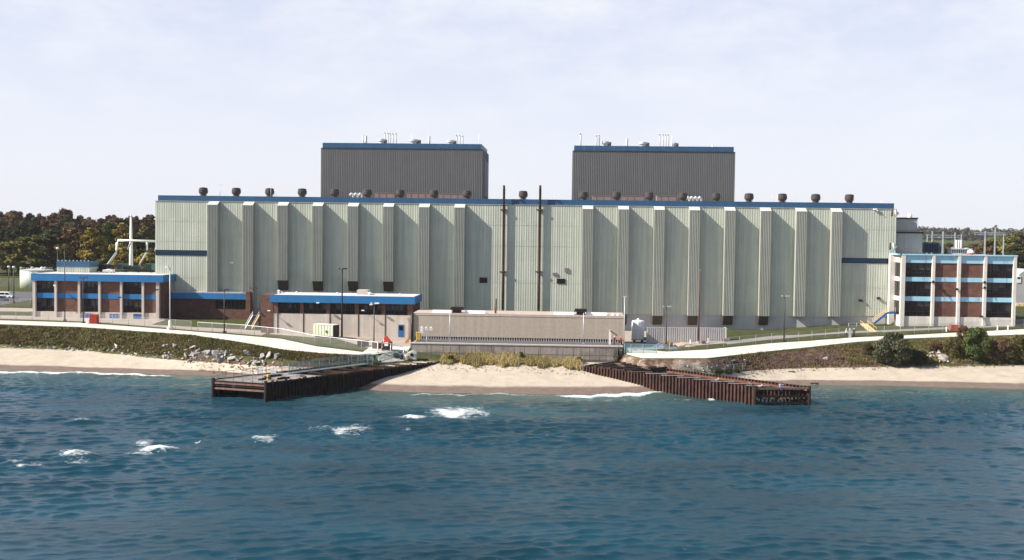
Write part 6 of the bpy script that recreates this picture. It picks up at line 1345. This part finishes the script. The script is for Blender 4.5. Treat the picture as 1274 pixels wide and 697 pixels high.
blades('bank_weeds', 'sparse weeds on the bare brown bank right of the pier', strip(520, PX(900, 250), PX(1070, 258), .0, .97, 34, dens=lambda x, t: .25+.9*abs(t-.5)), .2, .6, .09, 4, ((0.078, 0.065, 0.026), (0.208, 0.163, 0.072)))
r_ = random.Random(5); bg = []
while len(bg) < 3600:
    x = r_.uniform(PX(552, 244), PX(724, 244)); e = math.sin(x*.9)+.7*math.sin(x*2.3+1)+.5*math.sin(x*.31); y = r_.uniform(239.0-1.2*e, 246.3)
    if y < 241 and r_.random() < .35: continue
    bg.append((x, y, ter(x, y), .75+.3*e*.6))
blades('beach_grass', 'tall tan and olive beach grass in front of the retaining wall', bg, .7, 1.55, .085, 6, ((.19, .16, .06), (.56, .44, .21)), 5)
sw = []
for k in range(150):
    x = r_.uniform(PX(535, 238), PX(735, 238)); y = r_.uniform(233.5, 240); sw.append((x, y, ter(x, y), .5))
for k in range(240):
    x = r_.uniform(PX(900, 246), PX(1300, 255)); Y, Z = prof(x); y = Y[5]-r_.random()**2*2.6; sw.append((x, y, ter(x, y), .8))
for k in range(110):
    x = r_.uniform(PX(225, 246), PX(345, 240)); Y, Z = prof(x); y = Y[5]-r_.random()**1.5*2.5; sw.append((x, y, ter(x, y), .8))
blades('beach_weeds', 'scattered dry weeds along the upper edge of the beach', sw, .2, .6, .09, 7, ((.13, .10, .05), (.32, .25, .12)))

def scrub(name, label, n, x0, x1, a, b, seed, nleaf, m):
    r = random.Random(seed); B_ = []
    while len(B_) < n:
        x = r.uniform(x0, x1); Y, Z = prof(x); t = a+(b-a)*r.random(); y = Y[5]+(Y[6]-Y[5])*t
        if bump2(x, y, 3.5, seed) < -.35: continue
        w = r.uniform(.45, 1.25)*(1-.35*t); B_.append(((x, y, ter(x, y)+w*.18), (w, w, w*.42)))
    me = leafmesh(name, B_, nleaf, .20, seed, m); o = bpy.data.objects.new(name, me); COL.objects.link(o); tag(o, label, 'scrub', kind='stuff')
LB = leafmat('leaf_bank', (.066, .068, .024), (.23, .19, .082))
scrub('low_scrub', 'tangled olive brown scrub on the face of the left bank', 500, PX(-140, 265), PX(250, 255), .06, .93, 61, 31000, LB)
scrub('tangled_scrub', 'tangled brown green scrub on the face of the right bank', 420, PX(1055, 258), PX(1440, 262), .05, .9, 62, 26000, LB)
# ------------------------------------------------------------------ boulders, each a thing of its own
import bmesh
def rockmesh(seed):
    r = random.Random(seed); bm = bmesh.new(); bmesh.ops.create_icosphere(bm, subdivisions=3, radius=.5)
    for k in range(9):
        n = Vector((r.gauss(0, 1), r.gauss(0, 1), r.gauss(0, 1))).normalized(); d = r.uniform(.12, .36)
        for v in bm.verts:
            t = v.co.dot(n)
            if t > d: v.co -= n*(t-d)*.99
    for v in bm.verts: v.co.z *= r.uniform(.97, 1.03)
    me = bpy.data.meshes.new('boulder'); bm.to_mesh(me); bm.free(); me.materials.append(rockm); return me
RK = [rockmesh(s) for s in range(6)]
def boulder(x, y, s, label, group=None, dark=False, sink=.16):
    o = bpy.data.objects.new('boulder', rnd.choice(RK)); COL.objects.link(o); sx, sy, sz = s*rnd.uniform(1.0, 1.7), s*rnd.uniform(.85, 1.3), s*rnd.uniform(.6, .95)
    o.location = (x, y, ter(x, y)+sz*(.42-sink)); o.scale = (sx, sy, sz); o.rotation_euler = (rnd.uniform(-.45, .45), rnd.uniform(-.45, .45), rnd.uniform(0, 6.28)); o.material_slots[0].link = 'OBJECT'; o.material_slots[0].material = rockg if dark else rockm
    return tag(o, label, 'boulder', group)
for (px, py, s, dk, lab) in ((145, 433, 1.9, 0, 'biggest pale boulder at the foot of the left bank'), (142, 437.5, 1.5, 0, 'pale boulder just below the biggest one on the left bank'), (83, 436, 1.0, 0, 'rounded pale boulder standing alone left of the biggest one'), (91, 436.5, 1.0, 1, 'grey boulder right of the rounded pale one on the left bank'), (309, 443, 1.5, 1, 'upright dark sided boulder in the rubble behind the left pier'), (334, 445.5, 2.1, 0, 'large pale slab in the rubble behind the left pier'), (345, 445.5, 1.7, 1, 'large grey slab beside the pale slab behind the left pier'), (218, 435, 2.0, 1, 'large grey slab in the middle of the left rubble'), (240, 434, 1.5, 0, 'pale boulder at the top of the left rubble'), (281, 441, 1.5, 1, 'grey boulder left of the upright boulder')):
    g = G(px, py); boulder(g[0], g[1], s, lab, None, dk)
for k in range(205):
    px = rnd.uniform(205, 375) if rnd.random() < .68 else rnd.uniform(-10, 215); x = PX(px, 255); Y, Z = prof(x); sp = .75 if px > 200 else .28
    y = Y[5]+(Y[6]-Y[5])*rnd.random()*sp*.8-rnd.random()*(.9 if px > 200 else .6); dk = rnd.random() < .42; s = (.42+1.25*rnd.random()**2.2) if px > 200 else .3+.5*rnd.random()**2
    side = 'in the rubble on the slope above the left pier' if px > 205 else 'in the thin line of stones under the left grassy bank'
    boulder(x, y, s, ('grey' if dk else 'pale')+' boulder '+side, ('grey' if dk else 'pale')+' boulders '+side, dk)
for k in range(30):
    px, py = rnd.gauss(1168, 9), rnd.gauss(443, 4.0); g = G(px, min(max(py, 434), 451)); boulder(g[0], g[1], rnd.uniform(.8, 1.7), 'white boulder in the heap between the bushes on the right bank', 'white boulders between the bushes on the right bank')
for k in range(26):
    px = rnd.uniform(842, 905); g = G(px, rnd.uniform(456, 463)); dk = rnd.random() < .4; boulder(g[0], g[1], rnd.uniform(.3, .7), ('grey' if dk else 'pale')+' stone in the rubble behind the right pier', ('grey' if dk else 'pale')+' stones in the rubble behind the right pier', dk)
for (px, py, s, lab) in ((911, 450.5, .9, 'pale stone on the brown bank left of a similar stone'), (927, 450.5, 1.0, 'pale stone on the brown bank above the wire fence end'), (1031, 446.5, .8, 'pale stone beside a dark log on the brown bank'), (1027, 448, .9, 'pale stone at the foot of the brown bank'), (1138, 441, .9, 'pale stone right of the willow bush')):
    g = G(px, py); boulder(g[0], g[1], s, lab)
for (px, py, l, lab) in ((1010, 449, 2.6, 'dark driftwood log on the brown bank'), (1045, 447, 1.6, 'short dark driftwood log near the pale stones'), (1013, 478.2, 1.6, 'thin driftwood stick at the waterline right of the pier'), (985, 464, 1.2, 'small driftwood stick on the sand')):
    g = G(px, py); q = MB(); q.pipe([(g[0]-l/2, g[1], g[2]+.15), (g[0]-l/6, g[1]+.15, g[2]+.22), (g[0]+l/4, g[1]-.1, g[2]+.18), (g[0]+l/2, g[1]+.1, g[2]+.2)], .14, n=7); q.tube((g[0]+l/6, g[1], g[2]+.2), (g[0]+l/4, g[1]+.4, g[2]+.55), .06, .03, n=6)
    tag(q.build('driftwood_log', bark, loc=g), lab, 'log')
# weathered clods on the brown bank
r_ = random.Random(17)
me = None; q = MB()
for k in range(1500):
    x = r_.uniform(PX(893, 252), PX(1075, 258)); Y, Z = prof(x); t = r_.random()**.8*.8; y = Y[5]+(Y[6]-Y[5])*t; z = ter(x, y); s = r_.uniform(.12, .42); a = r_.uniform(0, 6.28); p = [(x+s*math.cos(a+i*1.57)*r_.uniform(.6, 1.2), y+s*math.sin(a+i*1.57)*r_.uniform(.6, 1.2), z-.05) for i in range(4)]; top = (x+r_.uniform(-.1, .1), y, z+s*r_.uniform(.5, .9))
    for i in range(4): q.face([p[i], p[(i+1) % 4], top])
tag(q.build('bank_rubble', mat('clod', (.085, .052, .041), .95, .5, .8)), 'crumbled brown clods scattered over the bare bank', 'rubble', kind='stuff')
def haze():
    q = MB(); q.box(-3800, 3800, -3500, 5200, -9, 78); o = q.build('haze', [bpy.data.materials.new('haze')]); m = o.data.materials[0]; m.use_nodes = True; t = m.node_tree; t.nodes.clear()
    ou = N(t, 'ShaderNodeOutputMaterial'); v = N(t, 'ShaderNodeVolumePrincipled', Density=.000045); v.inputs['Color'].default_value = (.92, .94, 1, 1); t.links.new(v.outputs[0], ou.inputs['Volume']); tag(o, 'faint pale haze over the far woods', 'haze', kind='stuff')
haze()
